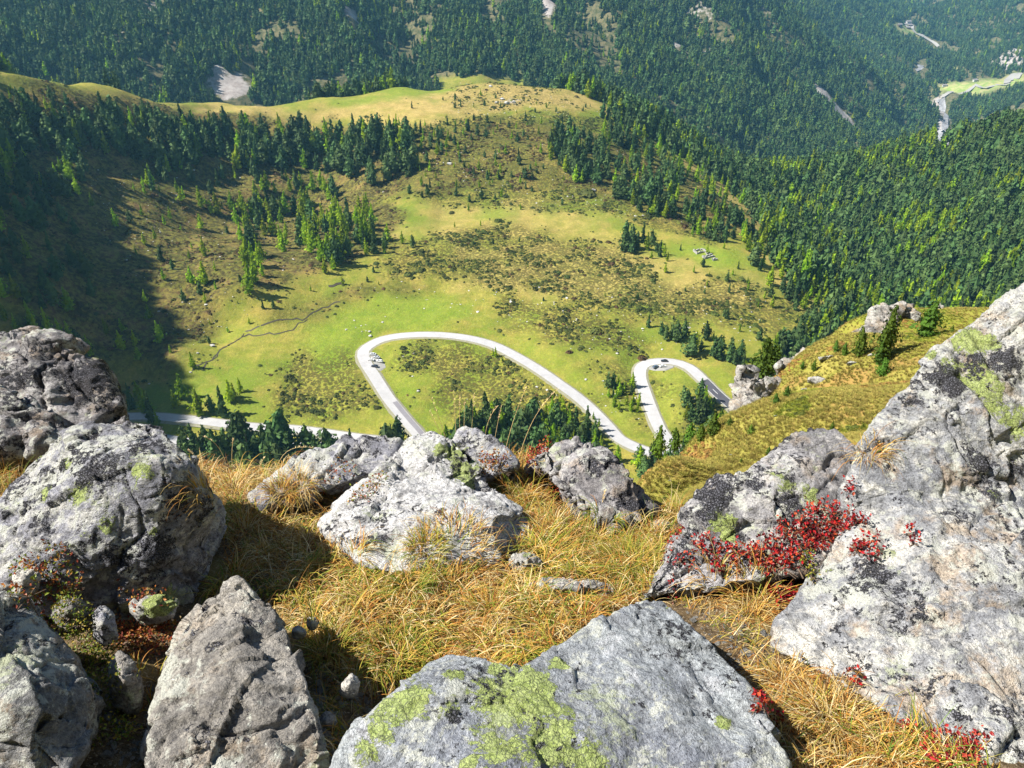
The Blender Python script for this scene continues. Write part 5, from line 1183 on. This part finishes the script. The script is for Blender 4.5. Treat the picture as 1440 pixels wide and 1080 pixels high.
# single flowering stalks standing against the valley
def stalk(u, v, hpx, lean_px, head, seed, lab, droop=.0):
    p = lcast([u], [v])[0]
    if np.isnan(p[0]): p = Wy(u, v, 3.1); 
    p[2] = float(Lz(p[0], p[1])) if p[1] < 3.4 else p[2]
    D = np.linalg.norm(p); h = hpx * D / F / .82; lx_ = lean_px * D / F; g = np.random.default_rng(seed)
    e = empty('grass_stalk', p); pts = []
    for k in range(13):
        t = k / 12; bend = droop * max(0, t - .55) ** 2 * 4
        pts.append(np.array([lx_ * (t ** 1.6) + bend * h * .5 * (1 if lean_px >= 0 else -1), .02 * math.sin(t * 3 + seed), h * (t - bend * .55 * t)]))
    def tube(pts, rad, n=5):
        V, Fs = [], []
        for i, q in enumerate(pts):
            for j in range(n): a = 6.283 * j / n; V.append(q + np.array([math.cos(a), math.sin(a), 0]) * rad[i])
        for i in range(len(pts) - 1):
            for j in range(n): Fs.append((i * n + j, i * n + (j + 1) % n, (i + 1) * n + (j + 1) % n, (i + 1) * n + j))
        return V, Fs
    V, Fs = tube(pts, [.0017 - .0009 * k / 12 for k in range(13)]); mk('stem', V, Fs, m_stem, e)
    V, Fs = [], []; c0 = pts[-1]; dirn = pts[-1] - pts[-2]; dirn /= np.linalg.norm(dirn)
    for k in range(int(22 * head)):
        t = g.uniform(); c = pts[-1] - dirn * h * .17 * head * t; i = min(12, int(12 * (1 - .17 * head * t))); c = pts[i] + (pts[min(12, i + 1)] - pts[i]) * g.uniform()
        a = g.uniform(0, 6.28); o = np.array([math.cos(a), math.sin(a), .9]); o /= np.linalg.norm(o); s_ = np.cross(o, [0, 0, 1]); L = .010; n0 = len(V)
        V += [c, c + o * L * .5 + s_ * .0018, c + o * L, c + o * L * .5 - s_ * .0018]; Fs.append((n0, n0 + 1, n0 + 2, n0 + 3))
    mk('seed_head', V, Fs, m_head, e, smooth=False)
    tag(e, lab, 'grass stalk', 'flowering grass stalks against the valley')
m_stem = plain('straw_stem', (.62, .46, .20), .7); m_head = plain('seed_heads', (.66, .50, .26), .8)
stl = [(636,668,105,-22,1,0,'leftmost tall stalk behind the white peak'),(640,668,88,-30,1,0,'stalk leaning left just right of the leftmost one'),(645,668,112,-2,1,0,'upright stalk above the small rear rock'),(648,668,104,2,1,0,'upright stalk beside its twin over the rear rock'),(652,668,98,5,1,0,'third of the upright stalks over the rear rock'),
       (662,668,108,8,1,0,'slim stalk right of the upright trio'),(674,668,60,2,1.5,.5,'short stalk with nodding pale head'),(680,670,106,10,1.5,.2,'stalk with thick curved head behind the rear rock'),(690,672,98,16,1,0,'stalk leaning right before the dark wood'),(700,676,56,-4,1,0,'short stalk in front of the dark wood'),
       (704,680,124,34,1,0,'long straight stalk slanting right'),(722,690,140,50,1.5,.1,'longest slanting stalk with feathery head'),(728,690,60,44,1,.9,'low stalk arching far right'),(756,690,58,6,1,0,'short stalk above the dark split rock'),(770,690,50,4,1,0,'shortest stalk above the dark split rock'),(818,650,26,2,1,0,'tiny stalk on top of the dark split rock'),
       (384,680,62,44,1.5,.7,'arching stalk in front of the lower road'),(362,690,44,14,2.2,.1,'stalk with two thick ears at left'),(318,660,48,-14,1.5,.2,'stalk leaning left before the roadside pines'),(280,650,40,-4,1.2,.2,'stalk above the lichened boulder shoulder'),(428,668,34,-8,1.4,.6,'small nodding stalk near the flat slab'),(330,660,40,6,1,0,'thin stalk among the left grass'),
       (842,740,46,6,2.2,0,'orange-eared stalk below the dark split rock'),(893,765,60,30,1,.8,'arching stalk near the slope'),(925,775,70,26,1,.8,'hooked stalk near the lichened block')]
for k, (u, v, hp, lp, hd, dr, lab) in enumerate(stl): stalk(u, v, hp, lp, hd, 900 + k, lab, dr)

# leafy dwarf shrubs
def leaf_cloud(V, Fs, Cc, p, nrm, n, rad, ls, cols, g, hgt=.03):
    nrm = np.array(nrm, float); nrm = nrm * .5 + np.array([0, -.1, .7]); nrm /= np.linalg.norm(nrm)
    for i in range(n):
        a = g.uniform(0, 6.283); r_ = rad * math.sqrt(g.uniform()); c = p + np.array([math.cos(a) * r_, math.sin(a) * r_ * .9, 0])
        z = max(rock_top(c[0], c[1]), float(Lz(c[0], c[1])))
        c[2] = (z if abs(z - p[2]) < .12 else p[2]) + g.uniform(.002, hgt)
        o = nrm * .7 + g.normal(size=3) * .55; o /= np.linalg.norm(o); t1 = np.cross(o, g.normal(size=3)); t1 /= np.linalg.norm(t1); t2 = np.cross(o, t1)
        L = ls * g.uniform(.7, 1.25); w = L * .30; k = len(V)
        V += [c, c + t1 * L * .45 + t2 * w + o * .1 * L, c + t1 * L, c + t1 * L * .45 - t2 * w + o * .1 * L, c + t1 * L * .5 - o * .08 * L]
        Fs += [(k, k + 1, k + 4), (k + 1, k + 2, k + 4), (k, k + 4, k + 3), (k + 4, k + 2, k + 3)]
        cc = np.array(cols[g.integers(0, len(cols))]) * g.uniform(.6, 1.25); Cc += [cc] * 5
def leafy(name, spots, cols, ls, seed, lab, cat, grp=None, hgt=.045, woody=(.10, .07, .05)):
    g = np.random.default_rng(seed); V, Fs, Cc, TV, TF = [], [], [], [], []; first = None
    for (u, v, n, rp) in spots:
        p, nr = surf(u, v)
        if np.isnan(p[0]): continue
        if first is None: first = p.copy()
        rad = rp * np.linalg.norm(p) / F; leaf_cloud(V, Fs, Cc, p.copy(), nr, int(n * 1.4), rad, ls, cols, g, hgt)
        for k in range(9):
            a = g.uniform(0, 6.28); q = p + np.array([math.cos(a) * rad, math.sin(a) * rad, .4 * hgt]); zt = max(rock_top(q[0], q[1]), float(Lz(q[0], q[1]))); q[2] = zt + .006 if abs(zt - p[2]) < .08 else p[2]
            v_, f_ = cone_tube(p + np.array([0, 0, .004]), q, .0016, .0009, 4); o = len(TV); TV += v_; TF += [tuple(i + o for i in f) for f in f_]
    e = empty(name, first); m_tw = M_TW
    mk('leaves', np.array(V) - first, Fs, m_leaf, e, smooth=False, col={'tone': np.array(Cc)}); mk('twigs', np.array(TV) - first, TF, m_tw, e)
    tag(e, lab, cat, grp)
M_TW = plain('twigs', (.13, .09, .06), .8)
RED = [(.34, .012, .018), (.45, .025, .02), (.24, .01, .018), (.48, .08, .03), (.12, .008, .012), (.16, .05, .02), (.10, .012, .012)]
DRED = [(.25, .015, .02), (.40, .03, .03), (.50, .08, .05), (.18, .02, .02)]
RUS = [(.30, .08, .03), (.42, .16, .04), (.22, .05, .03), (.46, .24, .05), (.18, .12, .03)]
GRN = [(.12, .18, .02), (.20, .24, .03), (.26, .22, .03), (.08, .12, .02), (.34, .26, .04)]
leafy('bearberry_shrub', [(1150,735,90,24),(1170,728,80,20),(1130,745,70,20),(1180,745,60,18),(1120,765,80,24),(1145,770,70,20),(1160,760,60,18),(1190,740,50,16),(1205,738,34,12),(1178,722,30,12),(1105,755,40,18)], RED, .0135, 1, 'large scarlet-leaved shrub where the block meets the great boulder', 'shrub', 'scarlet shrubs of the right-hand boulders')
leafy('bearberry_shrub', [(1085,790,80,24),(1100,800,80,22),(1110,815,70,20),(1090,812,60,20),(1122,800,50,18),(1070,780,50,18),(1105,840,60,18),(1098,852,40,13),(1125,822,30,14)], RED, .0135, 2, 'scarlet shrub trailing down to the great boulder corner', 'shrub', 'scarlet shrubs of the right-hand boulders')
leafy('bearberry_shrub', [(1000,775,50,20),(1015,785,40,16),(985,770,34,16),(1040,790,46,20),(1055,785,30,14),(1030,780,26,12),(1008,800,20,9)], RED, .013, 3, 'thin scarlet shrub along the foot of the lichened block', 'shrub', 'scarlet shrubs of the right-hand boulders')
leafy('bearberry_shrub', [(945,775,26,12),(955,790,16,9),(968,800,16,8),(945,845,16,8),(940,765,10,6)], RED, .0125, 4, 'few scarlet sprigs on the left end of the lichened block', 'shrub', 'scarlet shrubs of the right-hand boulders')
leafy('bearberry_shrub', [(1215,768,44,16),(1225,780,34,13),(1205,775,30,12)], RED, .013, 5, 'small scarlet clump right of the large scarlet shrub', 'shrub', 'scarlet shrubs of the right-hand boulders')
leafy('bearberry_shrub', [(1277,752,16,6),(1284,766,14,6)], RED, .0125, 6, 'single scarlet sprig alone on the great boulder', 'shrub', 'scarlet shrubs of the right-hand boulders')
leafy('bearberry_shrub', [(1065,990,24,11),(1075,1000,20,9),(1090,1020,16,9),(1060,1002,12,7)], RED, .012, 7, 'scarlet sprigs beside the blue-grey slab', 'shrub', 'scarlet shrubs of the right-hand boulders')
leafy('bearberry_shrub', [(1196,955,18,9),(1204,966,12,7)], RED, .012, 8, 'tiny scarlet sprig at the great boulder edge, halfway down', 'shrub', 'scarlet shrubs of the right-hand boulders')
leafy('bearberry_shrub', [(1300,1050,50,20),(1340,1055,46,20),(1365,1050,30,16),(1310,1070,50,22),(1350,1072,40,20),(1270,1030,26,12)], DRED, .0125, 9, 'dark red shrub in the bottom corner under the great boulder', 'shrub', 'scarlet shrubs of the right-hand boulders')
leafy('leafy_shrub', [(1135,800,40,12),(1142,812,30,10),(1130,790,20,9)], GRN, .011, 10, 'small green patch among the scarlet leaves', 'shrub')
leafy('bilberry_shrub', [(200,890,150,30),(225,900,130,26),(185,880,110,24),(210,920,110,22),(235,880,70,18),(175,905,60,18)], RUS, .012, 11, 'russet leafy shrub under the mossy-topped stone', 'shrub', 'low shrubs among the left boulders')
leafy('bilberry_shrub', [(85,825,90,24),(60,835,90,24),(40,842,60,20),(100,828,60,16),(75,845,60,18)], RUS + GRN[:2], .012, 12, 'russet and green shrub by the bright white stone', 'shrub', 'low shrubs among the left boulders')
leafy('moss_shrub', [(110,880,130,24),(130,910,130,24),(150,930,130,24),(100,870,80,20),(130,935,90,22),(150,960,90,22),(160,1000,90,24),(150,1040,90,28),(180,1030,60,20),(100,895,70,18)], GRN, .010, 13, 'green leafy cushion in the gap beside the dark corner boulder', 'shrub', 'low shrubs among the left boulders')
leafy('bilberry_shrub', [(762,668,150,20),(775,688,150,20),(750,660,130,20),(780,705,110,18),(740,648,90,16)], DRED + RUS, .013, 14, 'dark red low shrub in the grass beside the dark split rock', 'shrub', None, .07)
leafy('bilberry_shrub', [(700,662,110,20),(725,672,110,20),(745,690,90,20),(690,680,80,18),(760,705,90,20),(735,655,70,16)], RUS, .013, 15, 'russet shrub in the grass behind the white boulder', 'shrub', None, .07)
leafy('bilberry_shrub', [(480,690,60,22),(510,700,60,22),(450,700,50,20),(530,680,40,16)], RUS + GRN[:2], .012, 16, 'sparse russet shrub between the flat slab and white boulder', 'shrub', None, .05)
leafy('leafy_shrub', [(415,850,80,20),(395,840,60,16),(430,860,60,18),(370,835,40,16),(345,806,40,16)], GRN, .012, 17, 'dark green leaves in the shade behind the pointed boulder', 'shrub', None, .04)

# loose gravel in the gaps
def pebble_geo(seed):
    g = np.random.default_rng(seed); V, Fs = hull([Vector(g.normal(size=3)).normalized() * g.uniform(.7, 1) for _ in range(14)]); V = [np.array([v[0], v[1] * .8, v[2] * .5]) for v in V]; return V, Fs
pebs = [me_of('pebble', *pebble_geo(s), [m_grey if s < 2 else m_pale]) for s in range(4)]
g = np.random.default_rng(8); pp = []
for poly, n in (([(420,900),(470,900),(520,960),(520,1080),(440,1080),(450,1000)], 420), ([(150,960),(230,960),(215,1080),(110,1080)], 160), ([(940,850),(1100,860),(1180,950),(1060,960)], 160), ([(480,900),(560,930),(560,980),(480,1000)], 200), ([(1200,980),(1400,1080),(1200,1080)], 100)):
    q = np.array(scatter_px(poly, n, 2, n)); w = lcast(q[:, 0], q[:, 1]); pp.append(w[~np.isnan(w[:, 0])])
pp = np.vstack(pp); pp = np.array([p for p in pp if rock_top(p[0], p[1]) < p[2] + .01])
tag(instancer('gravel', pp + [0, 0, .001], np.exp(g.normal(-5.0, .5, len(pp))), g.uniform(0, 6.28, len(pp)), g.integers(0, 4, len(pp)), pebs), 'loose gravel and crumbs in the gaps between boulders', 'gravel', kind='stuff')
print('BLADES', nb)
# ------------------------------------------------------------------ small things on the basin floor and far down the valley
m_glass = plain('car_glass', (.03, .04, .05), .12, spec=.8); m_tyre = plain('tyre_rubber', (.02, .02, .02), .9); m_rim = plain('alloy_rim', (.5, .5, .52), .35, .8); m_lamp = plain('headlamp_glass', (.75, .78, .8), .2); m_red = plain('tail_lamp', (.4, .02, .02), .3)
def car(u, v, rz, colour, lab, est=False, dz=.45, roadz=None):
    p = cast([u], [v])[0]; 
    dd = (allr[:, 0] - p[0]) ** 2 + (allr[:, 1] - p[1]) ** 2; k = int(dd.argmin())
    z = allr[k, 2] + (.04 if dd[k] < 16 else -.03)
    e = empty('parked_car' if dd[k] >= 9 else 'moving_car', (p[0], p[1], z), rz); L, Wd_ = 4.5, 1.85
    m = plain('car_paint', colour, .28, spec=.6)
    prof = [(-2.22, .38), (-2.25, .72), (-2.1, .98), (-1.2, 1.02), (1.05, .98), (2.0, .82), (2.24, .62), (2.22, .34), (1.85, .26), (-1.9, .26)]
    mb = MB(); V = [(x, -Wd_ / 2 * (1 if z_ < .8 else .95), z_) for x, z_ in prof] + [(x, Wd_ / 2 * (1 if z_ < .8 else .95), z_) for x, z_ in prof]; n = len(prof)
    mb.add(V, [tuple(range(n)), tuple(range(2 * n - 1, n - 1, -1))] + [(i, i + n, (i + 1) % n + n, (i + 1) % n) for i in range(n)]); mb.obj('body', m, e)
    rb = -1.95 if est else -1.55
    cab = [(rb, .97), (rb + .35, 1.40), (.25, 1.42), (1.05, .95)]; V = [(x, s * (.84 if z_ < 1.2 else .66), z_) for s in (-1, 1) for x, z_ in cab]
    MB().add(V, [(0, 1, 2, 3), (7, 6, 5, 4), (0, 4, 5, 1), (2, 6, 7, 3), (1, 5, 6, 2)]).obj('windows', m_glass, e)
    MB().box(((rb + .35 + .25) / 2, 0, 1.44), (.25 - rb - .3, 1.3, .05), taper=.92).obj('roof', m, e)
    for x in (-1.4, 1.4):
        for s in (-1, 1):
            v_, f_ = cone_tube((x, s * .75, .33), (x, s * .95, .33), .33, .33, 12); t_ = mk('wheel', v_, f_ + [tuple(range(11, -1, -1)), tuple(range(12, 24))], m_tyre, e, smooth=False)
            v_, f_ = cone_tube((x, s * .94, .33), (x, s * .965, .33), .2, .17, 8); mk('rim', v_, f_ + [tuple(range(8, 16)) if s > 0 else tuple(range(15, 7, -1))], m_rim, t_, smooth=False)
    for s in (-1, 1):
        MB().box((2.17, s * .68, .66), (.12, .34, .15)).obj('headlight', m_lamp, e); MB().box((-2.2, s * .72, .74), (.08, .26, .16)).obj('tail_light', m_red, e)
    tag(e, lab, 'car', 'cars at the hairpin bends')
bay(0, 'small gravel lay-by inside the first hairpin'); bay(1, 'narrow lay-by inside the second hairpin')
car(524.5, 499.5, R(170), (.55, .57, .60), 'silver car at the back of the lay-by of the first hairpin')
car(530, 504, R(160), (.42, .44, .46), 'grey car second from the back in the first lay-by')
car(522, 507.5, R(168), (.75, .76, .78), 'white car beside the kerb of the first lay-by')
car(534, 509.5, R(165), (.80, .81, .82), 'white estate car nearest the grass in the first lay-by', True)
car(527, 516.5, R(172), (.03, .035, .06), 'dark blue car at the front of the first lay-by')
car(934, 509.2, R(175), (.02, .02, .025), 'black car driving round the second hairpin')
car(921.5, 517.5, R(35), (.10, .14, .20), 'dark blue car parked inside the second hairpin')
car(932, 516.5, R(8), (.78, .79, .80), 'white car parked inside the second hairpin')

# pale boulders on the meadows
m_wr = rock_mat('field_stone', .9, .12, .1, .05, tint=(.36, .35, .33), pale=(.66, .64, .60), sc=10)
def field_rock(u, v, wpx, seed, lab, grp):
    p = cast([u], [v])[0]
    if np.isnan(p[0]): return
    D = np.linalg.norm(p); s = wpx * D / F / 2; g = np.random.default_rng(seed); V, Fs = hull([Vector((g.normal(), g.normal() * .8, g.normal() * .75)).normalized() * g.uniform(.75, 1.05) for _ in range(22)])
    V = [np.array([a[0] * s, a[1] * s * .8, a[2] * s * .62 + s * .25]) for a in V]
    o = mk('field_boulder', V, Fs, m_wr, smooth=False); o.location = (p[0], p[1], float(H(p[0], p[1]))); tag(o, lab, 'boulder', grp)
fr_ = [(520.5,473,6,'largest pale boulder beside the top of the first hairpin'),(519.5,466.5,5,'pale boulder just above the largest hairpin one'),(487,464,4.5,'pale boulder farthest left on the bright green meadow'),(498.5,451,4,'pale boulder at the upper left of the bright meadow'),(538,453.5,4,'pale flat boulder alone on the upper bright meadow'),
       (508,458.5,3,'small pale stone among the hairpin group'),(500,461,2.6,'tiny pale stone left of the hairpin group'),(509,466.5,2.6,'tiny pale stone left of the upper hairpin boulder'),(515,465.5,2.6,'tiny pale stone touching the upper hairpin boulder'),(514.5,457,2.4,'tiny pale stone above the hairpin group'),(542,445.5,2.4,'tiny stone at the top of the bright meadow'),
       (588,550.5,5.5,'grey boulder inside the loop at the heath edge'),(580,529.5,3.5,'small grey stone left inside the loop'),(582,497,3,'small stone beside the lone shrub in the loop'),(567,501.5,2.5,'tiny stone near the top of the loop'),(824,534,5,'pale boulder right of the long straight'),(565,396.5,3,'small stone high on the meadow left'),
       (299,487,8,'flat pale slab stone by the stream at left'),(278,497,4,'stone below the flat slab stone'),(210,540,4,'stone on the grass near the shaded hollow'),(268,524,4,'stone in the lower left meadow'),(868,497.5,5,'stone on the terrace left of the second hairpin'),(1160,404,4,'stone on the right meadow edge'),
       (650,478,3,'stone beside the road after the first hairpin'),(632,231,8,'pale rock in the middle of the mound front'),(812,232,9,'pale patch of rock at the wood of the mound'),(873,165,8,'grey rock in the upper wood of the mound'),(806,222,6,'grey rock above the pale patch of the mound'),(835,268,8,'pale rock under the shoulder wood'),
       (706,140,7,'grey rock on the mound top'),(712,146,9,'flat grey rock below the mound top'),(690,122,6,'small rock at the crest of the mound'),(722,144,6,'rock at the right of the mound top rocks'),(698,145,6,'rock at the left of the mound top rocks'),(1020,640,3,'x')]
for k, (u, v, w_, lab) in enumerate(fr_[:-1]): field_rock(u, v, w_, 300 + k, lab, 'pale field boulders')
g = np.random.default_rng(91); V_, F_ = [], []
fl = []
for poly, n in (([(600,110),(760,130),(850,160),(700,170),(600,150)], 120), ([(560,200),(880,200),(1000,320),(700,290)], 220), ([(480,400),(1100,400),(1100,470),(900,520),(600,440)], 160), ([(60,180),(560,260),(420,400),(260,500),(200,430)], 260), ([(640,560),(860,600),(1000,600),(1000,560),(850,520)], 60)):
    fl += scatter_px(poly, n, 1, n + 5)
q = np.array(fl); w_ = cast(q[:, 0], q[:, 1]); w_ = w_[~np.isnan(w_[:, 0])]; w_ = w_[(road_dist(w_[:, 0], w_[:, 1]) > 7)]
sm = [me_of('scree_stone', *pebble_geo(s + 20), [m_wr]) for s in range(3)]
tag(instancer('rubble', w_, np.exp(g.normal(-.35, .4, len(w_))), g.uniform(0, 6.28, len(w_)), g.integers(0, 3, len(w_)), sm), 'small stones strewn over the basin slopes', 'rubble', kind='stuff')

# tumbled stone walls of the old alpine huts
m_wall = plain('dry_stone', (.33, .32, .31), .9)
def ruin(u, v, L, Wd_, rz, gap, lab, seed, hgt=1.7):
    p = cast([u], [v])[0]; e = empty('hut_ruin', (p[0], p[1], float(H(p[0], p[1])) - .2), rz); g = np.random.default_rng(seed)
    for nm, (cx, cy, lx_, ly_) in (('wall', (0, -Wd_ / 2, L, .8)), ('wall', (0, Wd_ / 2, L, .8)), ('wall', (-L / 2 + .4, 0, .8, Wd_ - .82)), ('wall', (L / 2 - .4, 0, .8, Wd_ - .82)))[:4 - gap]:
        V, Fs = [], []; n = max(3, int(max(lx_, ly_) / .9)); al = lx_ > ly_
        for i in range(n + 1):
            t = i / n - .5; h = hgt * g.uniform(.45, 1.1); x, y = (cx + t * lx_, cy) if al else (cx, cy + t * ly_); w2 = .4 * g.uniform(.8, 1.2)
            for s in (-1, 1):
                a, b = (x, y + s * w2) if al else (x + s * w2, y); V += [(a, b, -1), (a, b, h)]
        for i in range(n):
            k = i * 4; Fs += [(k, k + 4, k + 5, k + 1), (k + 2, k + 3, k + 7, k + 6), (k + 1, k + 5, k + 7, k + 3)]
        Fs += [(0, 1, 3, 2), (n * 4, n * 4 + 2, n * 4 + 3, n * 4 + 1)]
        mk(nm, V, Fs, m_wall, e, smooth=False)
    tag(e, lab, 'ruin', 'tumbled stone huts on the far meadow')
ruin(984, 354, 9, 5, R(22), 0, 'roofless stone hut at the top left of the green patch', 1, 2.0)
ruin(996, 361, 9.5, 3.2, R(25), 1, 'long low stone wall in the middle of the green patch', 2)
ruin(995, 356, 3, 2.6, R(10), 0, 'small square ruin right of the roofless hut', 3)
ruin(1005, 365.5, 4, 1.8, R(15), 2, 'short wall stump at the lower right of the green patch', 4)

# hamlet, river and lanes in the far valley
def drape(name, px_, width, dz, mat, lab, cat, kind='structure'):
    P = cast([p[0] for p in px_], [p[1] for p in px_]); P = P[~np.isnan(P[:, 0])]; P = spline(P[:, :2], 18.0)
    T = np.gradient(P, axis=0); T /= np.linalg.norm(T, axis=1)[:, None] + 1e-9; Nn = np.c_[-T[:, 1], T[:, 0]]; V = []; g = np.random.default_rng(int(width * 7))
    wv = smooth1(g.uniform(.55, 1.4, len(P)), 2); offs = np.linspace(-1, 1, 5)
    zc = smooth1(H(P[:, 0], P[:, 1]), 6)
    for o in offs:
        q = P + Nn * (o * width / 2 * wv)[:, None]; zz = np.maximum(H(q[:, 0], q[:, 1]), zc - 2) + dz; V.append(np.c_[q, zz])
    n = len(P); V = np.stack(V, 1).reshape(-1, 3); fs = [(i * 5 + k, i * 5 + k + 1, (i + 1) * 5 + k + 1, (i + 1) * 5 + k) for i in range(n - 1) for k in range(4)]
    return tag(mk(name, V, np.array(fs)[:, ::-1], mat), lab, cat, kind=kind)
def gravel_mat():
    t = NT('river_gravel'); pos = t.n('TexCoord').outputs['Object']
    c = t.mix(t.rng(t.noise(pos, .05, 5, .7), .4, .6), (.16, .16, .17), (.32, .32, .33)); return t.done(c, .7)
m_riv = gravel_mat(); m_lane = plain('gravel_lane', (.30, .29, .27), .9)
drape('river', [(1322,210),(1318,200),(1326,188),(1329,176),(1330,166),(1325,154),(1319,145),(1321,140)], 15, 2.0, m_riv, 'pale stony mountain river in the side valley', 'river')
drape('road', [(1274,33),(1283,37),(1284,43),(1292,49),(1302,54),(1312,60),(1319,66)], 14, 2.5, m_lane, 'pale lane climbing past the far hamlet', 'road')
drape('road', [(1324,137),(1332,132),(1360,130),(1372,120),(1380,124),(1395,122),(1420,118)], 13, 2.5, m_lane, 'track along the far valley pasture', 'road')
drape('road', [(1288,100),(1296,95),(1294,92)], 18, 2.5, m_riv, 'gravel bank of the river in the far side valley', 'gravel bank')
drape('road', [(1415,118),(1422,108),(1432,104),(1429,112)], 24, 3.0, m_lane, 'pale yard beside the far pasture', 'yard')
m_brook = plain('dark_wet_earth', (.045, .038, .022), .6)
def brook(L_, w, lb):
    P = cast([p[0] for p in L_], [p[1] for p in L_])[:, :2]; P = spline(P, 3.0); T = np.gradient(P, axis=0); T /= np.linalg.norm(T, axis=1)[:, None]; Nn = np.c_[-T[:, 1], T[:, 0]]
    wob = fbm(np.c_[P / 9, np.zeros(len(P))], 3)[:, None] * 3.5; P = P + Nn * wob; hw = (w * (.6 + .5 * np.abs(fbm(np.c_[P / 6, np.ones(len(P))], 2))))[:, None]; V = []
    for o in (-1, 0, 1):
        q = P + Nn * hw * o; V.append(np.c_[q, H(q[:, 0], q[:, 1]) + .12])
    V = np.stack(V, 1).reshape(-1, 3); fs = [(i * 3 + k, i * 3 + k + 1, i * 3 + k + 4, i * 3 + k + 3) for i in range(len(P) - 1) for k in range(2)]
    tag(mk('stream', V, np.array(fs)[:, ::-1], m_brook), lb, 'stream', kind='structure')
brook([(486,396),(474,400),(462,402)], 1.8, 'dark pool hollow at the head of the meadow')
brook([(478,424),(455,434),(432,446),(410,448),(385,452),(362,462),(345,468)], .8, 'dark winding brook cut into the left meadow')
brook([(430,448),(410,462),(385,470),(350,472),(326,480),(306,498),(285,520)], .7, 'second branch of the meadow brook')
brook([(345,470),(320,485),(300,505),(268,520)], .6, 'lower run of the meadow brook')
m_wh = plain('white_render', (.5, .49, .47), .9); m_wd = plain('dark_timber', (.10, .065, .045), .9); m_rf = plain('grey_shingles', (.22, .20, .20), .9); m_win = plain('window_glass', (.05, .06, .08), .2)
def house(u, v, L, Wd_, h, rz, wall, lab):
    p = cast([u], [v])[0]; e = empty('farmhouse', (p[0], p[1], float(H(p[0], p[1])) - 1.0), rz)
    MB().box((0, 0, h / 2), (L, Wd_, h)).obj('wall', wall, e); r = Wd_ * .32
    V = [(-L / 2 - 1, -Wd_ / 2 - 1, h - .3), (L / 2 + 1, -Wd_ / 2 - 1, h - .3), (L / 2 + 1, Wd_ / 2 + 1, h - .3), (-L / 2 - 1, Wd_ / 2 + 1, h - .3), (-L / 2 - 1, 0, h + r), (L / 2 + 1, 0, h + r)]
    rf = MB().add(V, [(0, 1, 5, 4), (2, 3, 4, 5), (0, 4, 3), (1, 2, 5), (3, 2, 1, 0)]).obj('roof', m_rf, e)
    MB().box((L * .25, Wd_ * .12, h + r * .95), (.9, .9, 2)).obj('chimney', m_wh, rf)
    for x in (-.3, 0, .3): MB().box((x * L, -Wd_ / 2 - .02, h * .62), (1.5, .1, 1.7)).obj('window', m_win, e)
    MB().box((L * .15, -Wd_ / 2 - .03, 2.0), (1.3, .1, 2.3)).obj('door', m_wd, e)
    tag(e, lab, 'house', 'farm buildings of the far valley')
house(1277, 33.5, 20, 13, 11, R(12), m_wh, 'tall white house of the far hamlet')
house(1272.5, 36, 15, 11, 8, R(-20), m_wh, 'white house left of the tall one in the far hamlet')
house(1265, 36.5, 18, 12, 7, R(25), m_wd, 'dark barn at the left end of the far hamlet')
house(1279.5, 37, 18, 12, 7, R(10), m_wd, 'dark barn right of the tall white house')
house(1277, 40.5, 17, 12, 7, R(-8), m_wd, 'dark-roofed barn lowest on the far hamlet pasture')
house(1371, 114.5, 13, 10, 7, R(5), m_wh, 'small white house on the far valley pasture')
house(1328, 121.5, 13, 9, 6, R(-10), m_wh, 'little white house at the left end of the far pasture')
# ------------------------------------------------------------------ light, air and output
SUN_EL, SUN_AZ = R(47), R(-6)       # sun comes from -X, turned a little towards +Y
to_sun = Vector((-math.cos(SUN_EL) * math.cos(SUN_AZ), math.cos(SUN_EL) * math.sin(SUN_AZ), math.sin(SUN_EL)))
sd = bpy.data.lights.new('sun', 'SUN'); sd.energy = 4.8; sd.angle = R(.53); sd.color = (1.0, .95, .86)
so = bpy.data.objects.new('sun', sd); C.objects.link(so); so.rotation_euler = to_sun.to_track_quat('Z', 'Y').to_euler()
W = bpy.data.worlds.new('World'); S.world = W; W.use_nodes = True
wt = W.node_tree; bg = wt.nodes['Background']; sky = wt.nodes.new('ShaderNodeTexSky'); sky.sky_type = 'NISHITA'; sky.sun_disc = False
sky.sun_elevation = SUN_EL; sky.sun_rotation = math.atan2(to_sun.x, to_sun.y); sky.altitude = 2200
wt.links.new(sky.outputs[0], bg.inputs[0]); bg.inputs[1].default_value = .052
hm = bpy.data.materials.new('haze'); hm.use_nodes = True; hm.node_tree.nodes.clear()
ho = hm.node_tree.nodes.new('ShaderNodeOutputMaterial'); hv = hm.node_tree.nodes.new('ShaderNodeVolumePrincipled')
hv.inputs['Color'].default_value = (.26, .66, 1.0, 1); hv.inputs['Density'].default_value = HAZE; hv.inputs['Anisotropy'].default_value = .1
hm.node_tree.links.new(hv.outputs[0], ho.inputs['Volume'])
x0, x1, y0, y1 = -3050, 5050, -400, 7600
z0, z1 = float(Hm.min()) - 1.0, float(Hm.max()) + 30
hz = mk('haze', [(x, y, z) for x in (x0, x1) for y in (y0, y1) for z in (z0, z1)],
        [(0, 1, 3, 2), (4, 6, 7, 5), (0, 4, 5, 1), (2, 3, 7, 6), (0, 2, 6, 4), (1, 5, 7, 3)], hm, smooth=False)
tag(hz, 'thin blue mountain haze filling the valley', 'haze', kind='stuff'); hz.display_type = 'WIRE'
S.view_settings.view_transform = 'Standard'; S.view_settings.look = 'None'; S.view_settings.gamma = 1; S.view_settings.exposure = EXPO
S.cycles.use_denoising = True; S.cycles.max_bounces = 5; S.cycles.diffuse_bounces = 2; S.cycles.volume_bounces = 0
S.cycles.transmission_bounces = 2; S.cycles.caustics_reflective = False; S.cycles.caustics_refractive = False
S.render.use_persistent_data = False
